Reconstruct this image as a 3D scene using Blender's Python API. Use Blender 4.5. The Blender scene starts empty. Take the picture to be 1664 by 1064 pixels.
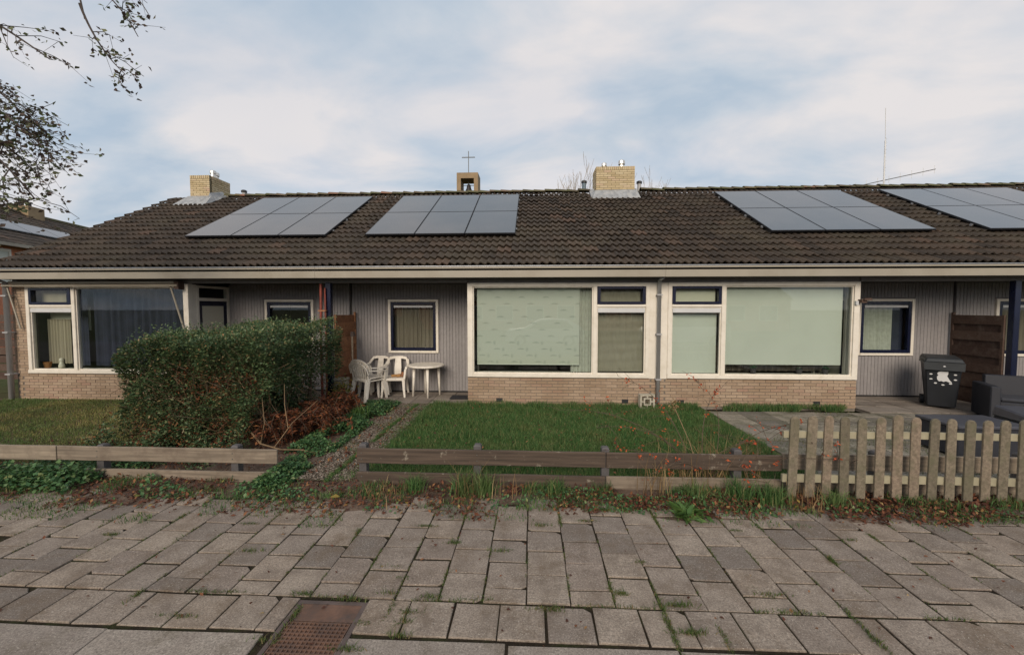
import bpy, math, random
import numpy as np
from mathutils import Vector, Matrix, Euler

random.seed(7)
rng = np.random.default_rng(7)
R = math.radians
scn = bpy.context.scene
COL = scn.collection

# ------------------------------------------------------------------ camera
cam = bpy.data.cameras.new('camera')
cam.sensor_width = 36.0
cam.lens = 652.07 / 1664 * 36.0
cam.clip_start = 0.05
cam.clip_end = 2000
camo = bpy.data.objects.new('camera', cam)
COL.objects.link(camo)
camo.location = (0, 0, 1.9877)
camo.rotation_euler = (R(90 - 2.679), 0, R(2.83))
scn.camera = camo

# ------------------------------------------------------------------ sky, sun, exposure
SUN_EL, SUN_AZ = 26.0, -8.0          # low, hazy, behind the camera and a little to the left
w = bpy.data.worlds.new('World')
scn.world = w
w.use_nodes = True
nt = w.node_tree
nt.nodes.clear()
def N(t, **k):
    n = nt.nodes.new(t)
    for a, b in k.items():
        setattr(n, a, b)
    return n
L = nt.links.new
out = N('ShaderNodeOutputWorld')
sky = N('ShaderNodeTexSky', sky_type='NISHITA', sun_disc=False)
sky.sun_elevation = R(SUN_EL)
sky.sun_rotation = R(180 + SUN_AZ)
sky.air_density = 1.0
sky.dust_density = 2.0
bg1 = N('ShaderNodeBackground')
bg1.inputs['Strength'].default_value = 0.12
L(sky.outputs[0], bg1.inputs['Color'])
tc = N('ShaderNodeTexCoord')
sep = N('ShaderNodeSeparateXYZ')
L(tc.outputs['Generated'], sep.inputs[0])
absz = N('ShaderNodeMath', operation='ABSOLUTE'); L(sep.outputs['Z'], absz.inputs[0])
addz = N('ShaderNodeMath', operation='ADD'); L(absz.outputs[0], addz.inputs[0]); addz.inputs[1].default_value = 0.22
dx = N('ShaderNodeMath', operation='DIVIDE'); L(sep.outputs['X'], dx.inputs[0]); L(addz.outputs[0], dx.inputs[1])
dy = N('ShaderNodeMath', operation='DIVIDE'); L(sep.outputs['Y'], dy.inputs[0]); L(addz.outputs[0], dy.inputs[1])
cmb = N('ShaderNodeCombineXYZ'); L(dx.outputs[0], cmb.inputs[0]); L(dy.outputs[0], cmb.inputs[1])
mp = N('ShaderNodeMapping'); L(cmb.outputs[0], mp.inputs[0])
mp.inputs['Rotation'].default_value = (0, 0, R(24))
mp.inputs['Scale'].default_value = (0.75, 1.15, 1)
mp.inputs['Location'].default_value = (5.3, 0.4, 0)
n1 = N('ShaderNodeTexNoise'); L(mp.outputs[0], n1.inputs['Vector'])
n1.inputs['Scale'].default_value = 1.15; n1.inputs['Detail'].default_value = 7; n1.inputs['Roughness'].default_value = 0.5
n1.inputs['Distortion'].default_value = 0.5
r1 = N('ShaderNodeValToRGB'); L(n1.outputs['Fac'], r1.inputs[0])
r1.color_ramp.elements[0].position = 0.36; r1.color_ramp.elements[0].color = (0.88, 0.88, 0.88, 1)
r1.color_ramp.elements[1].position = 0.60; r1.color_ramp.elements[1].color = (1, 1, 1, 1)
n2 = N('ShaderNodeTexNoise'); L(mp.outputs[0], n2.inputs['Vector'])
n2.inputs['Scale'].default_value = 2.1; n2.inputs['Detail'].default_value = 7; n2.inputs['Roughness'].default_value = 0.52; n2.inputs['Distortion'].default_value = 0.25
r2 = N('ShaderNodeValToRGB'); L(n2.outputs['Fac'], r2.inputs[0])
r2.color_ramp.elements[0].position = 0.34; r2.color_ramp.elements[0].color = (0.37, 0.445, 0.53, 1)
r2.color_ramp.elements[1].position = 0.62; r2.color_ramp.elements[1].color = (0.635, 0.61, 0.61, 1)
e = r2.color_ramp.elements.new(0.44); e.color = (0.455, 0.505, 0.565, 1)
e = r2.color_ramp.elements.new(0.52); e.color = (0.535, 0.55, 0.585, 1)
bg2 = N('ShaderNodeBackground'); L(r2.outputs[0], bg2.inputs['Color'])
bg2.inputs['Strength'].default_value = 0.91
mxs = N('ShaderNodeMixShader'); L(r1.outputs[0], mxs.inputs[0]); L(bg1.outputs[0], mxs.inputs[1]); L(bg2.outputs[0], mxs.inputs[2])
L(mxs.outputs[0], out.inputs['Surface'])

sl = bpy.data.lights.new('sun', 'SUN')
sl.energy = 2.0
sl.angle = R(30)
sl.color = (1.0, 0.86, 0.70)
so = bpy.data.objects.new('sun', sl)
COL.objects.link(so)
d = Vector((math.sin(R(-SUN_AZ)) * math.cos(R(SUN_EL)), math.cos(R(SUN_AZ)) * math.cos(R(SUN_EL)), -math.sin(R(SUN_EL))))
so.rotation_euler = d.to_track_quat('-Z', 'Y').to_euler()
so.location = (-4, -20, 12)

scn.view_settings.view_transform = 'Standard'
scn.view_settings.look = 'None'
scn.view_settings.exposure = 0.45
scn.view_settings.gamma = 1.0
scn.view_settings.use_curve_mapping = False
scn.render.engine = 'CYCLES'
scn.cycles.use_denoising = True
scn.cycles.max_bounces = 8
scn.cycles.transparent_max_bounces = 12
scn.cycles.caustics_reflective = False
scn.cycles.caustics_refractive = False

# ------------------------------------------------------------------ helpers
WL = {}                                   # world origin of every parent

def tag(o, label=None, cat=None, group=None, kind=None):
    if label: o['label'] = label
    if cat: o['category'] = cat
    if group: o['group'] = group
    if kind: o['kind'] = kind
    return o

def thing(name, label, cat, loc=(0, 0, 0), rz=0.0, group=None):
    o = bpy.data.objects.new(name, None)
    o.empty_display_size = 0.2
    COL.objects.link(o)
    o.location = loc
    o.rotation_euler = (0, 0, rz)
    WL[o.name] = Vector(loc)
    return tag(o, label, cat, group)

def put(name, me, parent=None, loc=(0, 0, 0), rot=None, local=False, scale=None):
    """link a mesh object; loc is a world position unless local is set"""
    o = bpy.data.objects.new(name, me)
    COL.objects.link(o)
    p = Vector(loc)
    WL[o.name] = Vector(loc) if not local else Vector((0, 0, 0))
    if parent is not None:
        o.parent = parent
        if not local:
            p = p - WL[parent.name]
    o.location = p
    if rot is not None: o.rotation_euler = rot
    if scale is not None: o.scale = scale
    return o

class MB:
    def __init__(s):
        s.v = []; s.f = []
    def add(s, vs, fs):
        b = len(s.v)
        s.v += [tuple(x) for x in vs]
        s.f += [tuple(b + i for i in f) for f in fs]
        return s
    def box(s, x0, x1, y0, y1, z0, z1):
        if x0 > x1: x0, x1 = x1, x0
        return s.add([(x0, y0, z0), (x1, y0, z0), (x1, y1, z0), (x0, y1, z0), (x0, y0, z1), (x1, y0, z1), (x1, y1, z1), (x0, y1, z1)],
                     [(0, 3, 2, 1), (4, 5, 6, 7), (0, 1, 5, 4), (1, 2, 6, 5), (2, 3, 7, 6), (3, 0, 4, 7)])
    def hexa(s, b, t):
        """eight corners: bottom four and top four, both counter-clockwise"""
        return s.add(list(b) + list(t), [(0, 3, 2, 1), (4, 5, 6, 7), (0, 1, 5, 4), (1, 2, 6, 5), (2, 3, 7, 6), (3, 0, 4, 7)])
    def prism(s, poly, axis, a, b):
        n = len(poly)
        def P(q, t):
            return {'x': (t, q[0], q[1]), 'y': (q[0], t, q[1]), 'z': (q[0], q[1], t)}[axis]
        vs = [P(q, a) for q in poly] + [P(q, b) for q in poly]
        fs = [tuple(range(n))[::-1], tuple(range(n, 2 * n))] + [(i, (i + 1) % n, n + (i + 1) % n, n + i) for i in range(n)]
        return s.add(vs, fs)
    def tube(s, pts, rad, n=6, cap=True):
        pts = [Vector(p) for p in pts]
        if not hasattr(rad, '__len__'): rad = [rad] * len(pts)
        rings = []
        up = Vector((0, 0, 1))
        prev = None
        for i, p in enumerate(pts):
            t = (pts[min(i + 1, len(pts) - 1)] - pts[max(i - 1, 0)])
            if t.length < 1e-9: t = Vector((0, 0, 1))
            t.normalize()
            if prev is None:
                a = t.cross(up if abs(t.z) < 0.95 else Vector((1, 0, 0))).normalized()
            else:
                a = (prev - t * prev.dot(t))
                a = a.normalized() if a.length > 1e-6 else t.orthogonal().normalized()
            prev = a
            b = t.cross(a)
            rings.append([p + (a * math.cos(2 * math.pi * k / n) + b * math.sin(2 * math.pi * k / n)) * rad[i] for k in range(n)])
        vs = [q for r in rings for q in r]
        fs = []
        for i in range(len(rings) - 1):
            for k in range(n):
                fs.append((i * n + k, i * n + (k + 1) % n, (i + 1) * n + (k + 1) % n, (i + 1) * n + k))
        if cap:
            fs.append(tuple(range(n))[::-1]); fs.append(tuple((len(rings) - 1) * n + k for k in range(n)))
        return s.add(vs, fs)
    def bar(s, pts, wvec, tvec):
        """sweep of a rectangle: half vectors w (across) and t (thickness), lists or constants"""
        n = len(pts)
        W = wvec if isinstance(wvec, list) else [wvec] * n
        T = tvec if isinstance(tvec, list) else [tvec] * n
        vs = []
        for p, a, b in zip(pts, W, T):
            p, a, b = Vector(p), Vector(a), Vector(b)
            vs += [p - a - b, p + a - b, p + a + b, p - a + b]
        fs = [(3, 2, 1, 0), (4 * n - 4, 4 * n - 3, 4 * n - 2, 4 * n - 1)]
        for i in range(n - 1):
            for k in range(4):
                fs.append((4 * i + k, 4 * i + (k + 1) % 4, 4 * i + 4 + (k + 1) % 4, 4 * i + 4 + k))
        return s.add(vs, fs)
    def lathe(s, prof, c=(0, 0, 0), n=16):
        vs = []; fs = []
        for r, z in prof:
            for k in range(n):
                a = 2 * math.pi * k / n
                vs.append((c[0] + r * math.cos(a), c[1] + r * math.sin(a), c[2] + z))
        m = len(prof)
        for i in range(m - 1):
            for k in range(n):
                fs.append((i * n + k, i * n + (k + 1) % n, (i + 1) * n + (k + 1) % n, (i + 1) * n + k))
        fs.append(tuple(range(n))[::-1]); fs.append(tuple((m - 1) * n + k for k in range(n)))
        return s.add(vs, fs)
    def mesh(s, name, mat, smooth=False, bevel=0.0):
        me = bpy.data.meshes.new(name)
        me.from_pydata(s.v, [], s.f)
        me.materials.append(mat)
        if bevel > 0:
            import bmesh
            bm = bmesh.new(); bm.from_mesh(me)
            bmesh.ops.remove_doubles(bm, verts=bm.verts, dist=1e-5)
            es = [e for e in bm.edges if len(e.link_faces) == 2 and e.calc_face_angle(0) > 0.5]
            bmesh.ops.bevel(bm, geom=es, offset=bevel, segments=1, profile=0.5, affect='EDGES')
            bm.to_mesh(me); bm.free()
        if smooth:
            for p in me.polygons: p.use_smooth = True
        me.update()
        return me
    def build(s, name, mat, parent=None, local=False, smooth=False, bevel=0.0):
        me = s.mesh(name, mat, smooth, bevel)
        return put(name, me, parent, (0, 0, 0), None, local)

def npmesh(name, V, F, mat, rnd=None, smooth=False):
    """V (n,3) F (m,k) numpy, k = 3 or 4; rnd per vertex"""
    me = bpy.data.meshes.new(name)
    V = np.ascontiguousarray(V, dtype=np.float32); F = np.ascontiguousarray(F, dtype=np.int32)
    k = F.shape[1]
    me.vertices.add(len(V)); me.vertices.foreach_set('co', V.ravel())
    me.loops.add(F.size); me.loops.foreach_set('vertex_index', F.ravel())
    me.polygons.add(len(F))
    me.polygons.foreach_set('loop_start', np.arange(0, F.size, k, dtype=np.int32))
    me.polygons.foreach_set('loop_total', np.full(len(F), k, dtype=np.int32))
    if smooth: me.polygons.foreach_set('use_smooth', np.ones(len(F), dtype=bool))
    me.materials.append(mat)
    if rnd is not None:
        at = me.attributes.new('rnd', 'FLOAT', 'POINT')
        at.data.foreach_set('value', np.ascontiguousarray(rnd, dtype=np.float32))
    me.update(calc_edges=True)
    return me

# ------------------------------------------------------------------ materials
MATS = {}
def ramp(nodes, links, src, stops):
    r = nodes.new('ShaderNodeValToRGB')
    links.new(src, r.inputs[0])
    els = r.color_ramp.elements
    els[0].position, els[0].color = stops[0][0], (*stops[0][1], 1)
    els[1].position, els[1].color = stops[-1][0], (*stops[-1][1], 1)
    for p, c in stops[1:-1]:
        e = els.new(p); e.color = (*c, 1)
    return r.outputs[0]

def newmat(name):
    m = bpy.data.materials.new(name); m.use_nodes = True
    nt = m.node_tree
    b = nt.nodes['Principled BSDF']
    MATS[name] = m
    return m, nt, b

def mix(nt, f, a, b, mode='MIX'):
    n = nt.nodes.new('ShaderNodeMix'); n.data_type = 'RGBA'; n.blend_type = mode
    for s, v in ((n.inputs['Factor'], f), (n.inputs['A'], a), (n.inputs['B'], b)):
        if hasattr(v, 'is_linked') or hasattr(v, 'links'): nt.links.new(v, s)
        elif isinstance(v, (int, float)): s.default_value = v
        else: s.default_value = (*v, 1)
    return n.outputs['Result']

def noise(nt, scale, detail=4, coord='Object', rough=0.55, stretch=None, dist=0.0):
    t = nt.nodes.new('ShaderNodeTexCoord')
    src = t.outputs[coord]
    if coord == 'World':
        pass
    if stretch:
        mp = nt.nodes.new('ShaderNodeMapping'); nt.links.new(src, mp.inputs[0]); mp.inputs['Scale'].default_value = stretch
        src = mp.outputs[0]
    n = nt.nodes.new('ShaderNodeTexNoise'); nt.links.new(src, n.inputs['Vector'])
    n.inputs['Scale'].default_value = scale; n.inputs['Detail'].default_value = detail; n.inputs['Roughness'].default_value = rough
    n.inputs['Distortion'].default_value = dist
    return n.outputs['Fac']

def wnoise(nt, scale, detail=4, rough=0.55, stretch=None, dist=0.0):
    """noise on the true position, so that copies of one mesh differ"""
    g = nt.nodes.new('ShaderNodeNewGeometry')
    src = g.outputs['Position']
    if stretch:
        mp = nt.nodes.new('ShaderNodeMapping'); nt.links.new(src, mp.inputs[0]); mp.inputs['Scale'].default_value = stretch
        src = mp.outputs[0]
    n = nt.nodes.new('ShaderNodeTexNoise'); nt.links.new(src, n.inputs['Vector'])
    n.inputs['Scale'].default_value = scale; n.inputs['Detail'].default_value = detail; n.inputs['Roughness'].default_value = rough
    n.inputs['Distortion'].default_value = dist
    return n.outputs['Fac']

def bump(nt, b, h, strength=0.3, dist=0.01):
    n = nt.nodes.new('ShaderNodeBump'); n.inputs['Strength'].default_value = strength; n.inputs['Distance'].default_value = dist
    nt.links.new(h, n.inputs['Height']); nt.links.new(n.outputs[0], b.inputs['Normal'])

def plain(name, c, rough=0.6, var=0.12, scale=6.0, spec=0.5, metal=0.0, dirt=None, dscale=2.5, bmp=0.0, stretch=None, dpos=(0.48, 0.72)):
    m, nt, b = newmat(name)
    f = wnoise(nt, scale, 5, stretch=stretch)
    lo = tuple(x * (1 - var) for x in c); hi = tuple(min(1, x * (1 + var)) for x in c)
    col = ramp(nt.nodes, nt.links, f, [(0.3, lo), (0.7, hi)])
    if dirt:
        g = wnoise(nt, dscale, 7, 0.65)
        k = ramp(nt.nodes, nt.links, g, [(dpos[0], (0, 0, 0)), (dpos[1], (1, 1, 1))])
        col = mix(nt, k, col, dirt)
    nt.links.new(col, b.inputs['Base Color'])
    b.inputs['Roughness'].default_value = rough
    b.inputs['Metallic'].default_value = metal
    b.inputs['Specular IOR Level'].default_value = spec
    if bmp: bump(nt, b, wnoise(nt, scale * 6, 4), bmp, 0.004)
    return m

def pieces(name, stops, rough=0.85, fine=40, mott=3.0, mcol=None, mpos=(0.5, 0.7), bmp=0.35, con=(0.72, 1.22), moss=None, mossscale=1.2, mosspos=(0.55, 0.75), spec=0.3, speck=None):
    """material of many alike pieces: every object or island has its own tone"""
    m, nt, b = newmat(name)
    oi = nt.nodes.new('ShaderNodeObjectInfo'); g = nt.nodes.new('ShaderNodeNewGeometry')
    a = nt.nodes.new('ShaderNodeMath'); a.operation = 'ADD'
    nt.links.new(oi.outputs['Random'], a.inputs[0]); nt.links.new(g.outputs['Random Per Island'], a.inputs[1])
    fr = nt.nodes.new('ShaderNodeMath'); fr.operation = 'FRACT'; nt.links.new(a.outputs[0], fr.inputs[0])
    col = ramp(nt.nodes, nt.links, fr.outputs[0], stops)
    f1 = wnoise(nt, fine, 4, 0.7)
    col = mix(nt, 1.0, col, ramp(nt.nodes, nt.links, f1, [(0.3, (con[0],) * 3), (0.7, (con[1],) * 3)]), 'MULTIPLY')
    f2 = wnoise(nt, mott, 5, 0.6)
    if mcol:
        col = mix(nt, ramp(nt.nodes, nt.links, f2, [(mpos[0], (0, 0, 0)), (mpos[1], (0.8, 0.8, 0.8))]), col, mcol)
    if moss:
        f3 = wnoise(nt, mossscale, 8, 0.72)
        col = mix(nt, ramp(nt.nodes, nt.links, f3, [(mosspos[0], (0, 0, 0)), (mosspos[1], (0.85, 0.85, 0.85))]), col, moss)
    if speck:
        f4 = wnoise(nt, 130, 2, 0.5)
        col = mix(nt, ramp(nt.nodes, nt.links, f4, [(0.62, (0, 0, 0)), (0.72, (0.8, 0.8, 0.8))]), col, speck)
        f5 = wnoise(nt, 105, 2, 0.5, stretch=(1, 1.3, 1))
        col = mix(nt, ramp(nt.nodes, nt.links, f5, [(0.62, (0, 0, 0)), (0.70, (0.7, 0.7, 0.7))]), col, (0.06, 0.052, 0.045))
    nt.links.new(col, b.inputs['Base Color'])
    b.inputs['Roughness'].default_value = rough
    b.inputs['Specular IOR Level'].default_value = spec
    if bmp: bump(nt, b, f1, bmp, 0.004)
    return m

def foliage(name, stops, trans=0.25, rough=0.55, patch=None, pscale=1.0, ppos=(0.5, 0.65)):
    m, nt, b = newmat(name)
    at = nt.nodes.new('ShaderNodeAttribute'); at.attribute_name = 'rnd'
    col = ramp(nt.nodes, nt.links, at.outputs['Fac'], stops)
    if patch:
        f = wnoise(nt, pscale, 3)
        col = mix(nt, ramp(nt.nodes, nt.links, f, [(ppos[0], (0, 0, 0)), (ppos[1], (0.8, 0.8, 0.8))]), col, patch)
    nt.links.new(col, b.inputs['Base Color'])
    b.inputs['Roughness'].default_value = rough
    b.inputs['Specular IOR Level'].default_value = 0.25
    tr = nt.nodes.new('ShaderNodeBsdfTranslucent'); nt.links.new(col, tr.inputs['Color'])
    mx = nt.nodes.new('ShaderNodeMixShader'); mx.inputs[0].default_value = trans
    nt.links.new(b.outputs[0], mx.inputs[1]); nt.links.new(tr.outputs[0], mx.inputs[2])
    nt.links.new(mx.outputs[0], nt.nodes['Material Output'].inputs['Surface'])
    return m

def glassmat(name, tint=(0.93, 0.96, 0.94), boost=1.5):
    m = bpy.data.materials.new(name); m.use_nodes = True
    nt = m.node_tree; nt.nodes.clear()
    o = nt.nodes.new('ShaderNodeOutputMaterial')
    t = nt.nodes.new('ShaderNodeBsdfTransparent'); t.inputs[0].default_value = (*tint, 1)
    g = nt.nodes.new('ShaderNodeBsdfGlossy'); g.inputs['Roughness'].default_value = 0.0
    ge = nt.nodes.new('ShaderNodeNewGeometry')
    def vm(op, *a):
        n = nt.nodes.new('ShaderNodeVectorMath' if op == 'DOT_PRODUCT' else 'ShaderNodeMath'); n.operation = op
        for i, v in enumerate(a):
            if isinstance(v, (int, float)): n.inputs[i].default_value = v
            else: nt.links.new(v, n.inputs[i])
        return n.outputs['Value'] if op == 'DOT_PRODUCT' else n.outputs[0]
    c = vm('ABSOLUTE', vm('DOT_PRODUCT', ge.outputs['Incoming'], ge.outputs['Normal']))     # Schlick, the same from both sides of the thin pane
    sch = vm('MULTIPLY_ADD', vm('POWER', vm('SUBTRACT', 1.0, c), 5.0), 0.95, 0.045)
    x = nt.nodes.new('ShaderNodeMixShader')
    nt.links.new(sch, x.inputs[0]); nt.links.new(t.outputs[0], x.inputs[1]); nt.links.new(g.outputs[0], x.inputs[2])
    nt.links.new(x.outputs[0], o.inputs[0])
    MATS[name] = m
    return m

M_slab = pieces('paving_concrete', [(0.0, (0.155, 0.132, 0.114)), (0.08, (0.175, 0.148, 0.127)), (0.14, (0.215, 0.18, 0.152)), (0.45, (0.248, 0.207, 0.172)), (0.70, (0.28, 0.234, 0.19)), (0.88, (0.258, 0.21, 0.168)), (1.0, (0.212, 0.174, 0.148))],
                fine=75, con=(0.55, 1.42), mott=5.5, mcol=(0.128, 0.10, 0.080), mpos=(0.42, 0.74), bmp=0.7, moss=(0.12, 0.085, 0.055), mossscale=2.6, mosspos=(0.50, 0.72), speck=(0.46, 0.42, 0.36))
M_kerb = pieces('kerb_concrete', [(0.0, (0.23, 0.20, 0.174)), (1.0, (0.28, 0.245, 0.21))], fine=75, con=(0.55, 1.42), mott=4, mcol=(0.16, 0.13, 0.11), mpos=(0.42, 0.78), bmp=0.7, speck=(0.46, 0.42, 0.36), moss=(0.11, 0.09, 0.06), mossscale=3)
M_patio = pieces('patio_concrete', [(0.0, (0.15, 0.135, 0.12)), (0.6, (0.23, 0.205, 0.17)), (1.0, (0.29, 0.26, 0.21))], fine=40, con=(.6, 1.35), mott=3.5, mcol=(0.10, 0.095, 0.065), mpos=(.42, .7), bmp=0.3, moss=(0.06, 0.065, 0.03), mossscale=2.2, mosspos=(.5, .7))
M_terr = pieces('terrace_concrete', [(0.0, (0.20, 0.17, 0.145)), (1.0, (0.27, 0.235, 0.20))], fine=50, mott=2.5, mcol=(0.12, 0.10, 0.08), bmp=0.2)
M_tile = pieces('roof_tile', [(0.0, (0.036, 0.028, 0.022)), (0.5, (0.054, 0.041, 0.031)), (0.93, (0.072, 0.052, 0.038)), (1.0, (0.10, 0.064, 0.046))],
                rough=0.8, fine=60, mott=0.7, mcol=(0.080, 0.066, 0.045), mpos=(0.48, 0.72), bmp=0.4, moss=(0.17, 0.15, 0.11), mossscale=7.0, mosspos=(0.64, 0.86), con=(.82, 1.15))
M_ridge = pieces('ridge_tile_clay', [(0.0, (0.06, 0.05, 0.035)), (0.6, (0.10, 0.08, 0.05)), (0.93, (0.13, 0.10, 0.07)), (1.0, (0.24, 0.11, 0.07))], fine=40, mott=4, mcol=(0.085, 0.09, 0.04), mpos=(0.42, 0.6), bmp=0.5)
M_brick = pieces('yellow_brick', [(0.0, (0.29, 0.21, 0.145)), (0.4, (0.345, 0.255, 0.18)), (0.8, (0.385, 0.29, 0.21)), (1.0, (0.32, 0.205, 0.15))], fine=90, mott=1.0, mcol=(0.245, 0.165, 0.105), mpos=(0.42, 0.75), bmp=0.4)
M_brickc = pieces('chimney_brick', [(0.0, (0.44, 0.35, 0.21)), (0.5, (0.52, 0.42, 0.26)), (0.85, (0.56, 0.47, 0.31)), (1.0, (0.50, 0.35, 0.25))], fine=90, mott=3.0, mcol=(0.33, 0.25, 0.12), mpos=(0.5, 0.8), bmp=0.4)
M_mortar = plain('mortar', (0.175, 0.15, 0.125), 0.95, 0.2, 20)
M_mortarc = plain('chimney_mortar', (0.20, 0.165, 0.10), 0.95, 0.2, 20)
M_redbrick = plain('orange_brick', (0.52, 0.195, 0.105), 0.9, 0.2, 9)
M_white = plain('white_paint', (0.71, 0.665, 0.585), 0.45, 0.05, 3, dirt=(0.62, 0.57, 0.48), dscale=7)
M_alu = plain('grey_aluminium_vent', (0.55, 0.56, 0.57), 0.4, 0.05)
M_navy = plain('navy_paint', (0.006, 0.009, 0.030), 0.25, 0.15, 4)
M_clad = pieces('grey_cladding', [(0.0, (0.25, 0.238, 0.24)), (1.0, (0.275, 0.261, 0.262))], rough=0.6, fine=12, con=(.9, 1.08), mott=1.2, mcol=(0.225, 0.21, 0.216), mpos=(0.5, 0.8), bmp=0.05)
M_cladback = plain('cladding_groove', (0.20, 0.187, 0.192), 0.8)
M_fascia = plain('beige_fascia', (0.315, 0.285, 0.23), 0.55, 0.07, 1.3, dirt=(0.25, 0.22, 0.17), dscale=0.9)
M_soffit = plain('grey_soffit', (0.24, 0.225, 0.225), 0.7, 0.1)
M_zinc = plain('zinc', (0.42, 0.44, 0.47), 0.42, 0.15, 7, metal=0.6)
M_lead = plain('lead_flashing', (0.27, 0.285, 0.30), 0.6, 0.3, 9, metal=0.1, dirt=(0.40, 0.40, 0.39), dscale=7)
M_pvc = plain('grey_pvc', (0.36, 0.36, 0.365), 0.4, 0.06)
M_black = plain('black_plastic', (0.018, 0.018, 0.02), 0.5, 0.2)
M_steel = plain('stainless_flue', (0.62, 0.60, 0.57), 0.3, 0.1, metal=0.7)
M_vent = plain('blue_grey_vent_pipe', (0.10, 0.15, 0.19), 0.5, 0.2)
M_pframe = plain('panel_frame_black', (0.012, 0.013, 0.016), 0.4)
M_room = plain('room_wall', (0.30, 0.265, 0.22), 0.9)
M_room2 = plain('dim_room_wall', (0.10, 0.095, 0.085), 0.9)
M_curt_navy = plain('navy_curtain', (0.020, 0.024, 0.052), 0.9, 0.2, 5)
M_curt_beige = plain('beige_curtain', (0.36, 0.31, 0.24), 0.9, 0.15, 8, stretch=(1, 1, 0.1))
M_curt_brown = plain('taupe_curtain', (0.20, 0.165, 0.135), 0.9, 0.2, 8, stretch=(1, 1, 0.1))
M_lace = plain('lace_curtain', (0.42, 0.43, 0.39), 0.9, 0.12, 14)
M_blind = plain('pale_green_blind', (0.545, 0.565, 0.52), 0.8, 0.03, 2)
M_blind2 = plain('cream_blind', (0.55, 0.53, 0.44), 0.8, 0.03, 2)
M_vene = plain('venetian_slat', (0.50, 0.46, 0.38), 0.5, 0.05)
M_glass = glassmat('window_glass')
M_wood_grey = plain('weathered_rail_wood', (0.070, 0.050, 0.037), 0.85, 0.45, 3.0, bmp=0.6, stretch=(0.5, 6, 12), dirt=(0.25, 0.22, 0.175), dscale=9.0, dpos=(0.60, 0.70))
M_wood_pale = plain('pale_rail_wood', (0.195, 0.158, 0.12), 0.85, 0.35, 3.0, bmp=0.4, stretch=(0.5, 6, 12), dirt=(0.13, 0.10, 0.075), dscale=6.0)
M_wood_pink = plain('bleached_rail_wood', (0.25, 0.205, 0.155), 0.85, 0.35, 3.0, bmp=0.4, stretch=(0.5, 6, 12), dirt=(0.18, 0.145, 0.11), dscale=7.0)
M_picket = pieces('picket_wood', [(0.0, (0.135, 0.115, 0.085)), (0.5, (0.18, 0.152, 0.112)), (1.0, (0.225, 0.172, 0.13))], rough=0.85, fine=35, con=(.6, 1.35), mott=7, mcol=(0.115, 0.11, 0.068), mpos=(0.45, 0.7), bmp=0.5)
M_prail = plain('picket_rail_wood', (0.30, 0.275, 0.19), 0.8, 0.2, 6)
M_post_rub = plain('recycled_plastic_post', (0.075, 0.070, 0.072), 0.7, 0.2, 12)
M_screen = pieces('brown_screen_wood', [(0.0, (0.27, 0.125, 0.065)), (1.0, (0.38, 0.19, 0.10))], fine=25, mott=6, mcol=(0.16, 0.08, 0.05), bmp=0.4)
M_screend = pieces('dark_screen_wood', [(0.0, (0.065, 0.040, 0.032)), (1.0, (0.10, 0.065, 0.05))], fine=25, mott=6, mcol=(0.12, 0.09, 0.075), bmp=0.4)
M_red = plain('red_pole', (0.19, 0.038, 0.024), 0.6, 0.3, 9)
M_plastic = plain('white_garden_plastic', (0.79, 0.74, 0.66), 0.42, 0.05, 5, dirt=(0.62, 0.57, 0.48), dscale=6)
M_seatblk = plain('toy_brown', (0.30, 0.13, 0.06), 0.7, 0.3, 20)
M_orange = plain('ochre_clay', (0.42, 0.22, 0.07), 0.7, 0.2, 20)
M_stone = plain('stone_block', (0.30, 0.27, 0.215), 0.9, 0.25, 12, bmp=0.5)
M_breeze = plain('breeze_concrete', (0.42, 0.39, 0.32), 0.9, 0.15, 15, bmp=0.3, dirt=(0.25, 0.22, 0.16), dscale=9)
M_bin = plain('bin_plastic', (0.010, 0.012, 0.016), 0.45, 0.15, 5)
M_binlid = plain('bin_lid_plastic', (0.026, 0.030, 0.034), 0.5, 0.15, 5)
M_decal = plain('white_print', (0.62, 0.62, 0.62), 0.5, 0.04)
M_rattan = plain('grey_rattan', (0.018, 0.020, 0.028), 0.6, 0.2, 60, bmp=0.5, stretch=(1, 1, 3))
M_cushion = plain('grey_cushion', (0.035, 0.037, 0.046), 0.9, 0.1, 10)
M_ttop = plain('grey_table_top', (0.06, 0.063, 0.078), 0.35, 0.1, 10)
M_rust = plain('rusty_cast_iron', (0.125, 0.068, 0.045), 0.75, 0.3, 8, dirt=(0.06, 0.045, 0.04), dscale=6, bmp=0.4)
M_iron = plain('dark_iron_plate', (0.085, 0.062, 0.055), 0.7, 0.3, 8, bmp=0.3)
M_matt = plain('door_mat', (0.02, 0.02, 0.024), 0.95, 0.2, 40)
M_bell = plain('bell_bronze', (0.05, 0.045, 0.045), 0.5, 0.1, metal=0.5)
M_belfry = plain('belfry_concrete', (0.27, 0.195, 0.115), 0.9, 0.25, 1.6, bmp=0.3)
M_iron2 = plain('thin_iron', (0.10, 0.10, 0.095), 0.6)
M_mast = plain('white_mast', (0.62, 0.62, 0.62), 0.5)
M_bark = plain('bark', (0.060, 0.046, 0.040), 0.9, 0.3, 14, bmp=0.6)
M_twig = plain('twig', (0.085, 0.060, 0.040), 0.9, 0.3, 14)
M_twigp = plain('pale_dry_twig', (0.20, 0.135, 0.075), 0.9, 0.3, 14)
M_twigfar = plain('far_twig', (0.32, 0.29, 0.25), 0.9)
M_pot = plain('flower_pot', (0.05, 0.045, 0.05), 0.6)
M_terra = plain('terracotta_pot', (0.40, 0.17, 0.06), 0.7)
M_asph = plain('asphalt', (0.055, 0.053, 0.05), 0.9, 0.25, 20, bmp=0.4)

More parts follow.
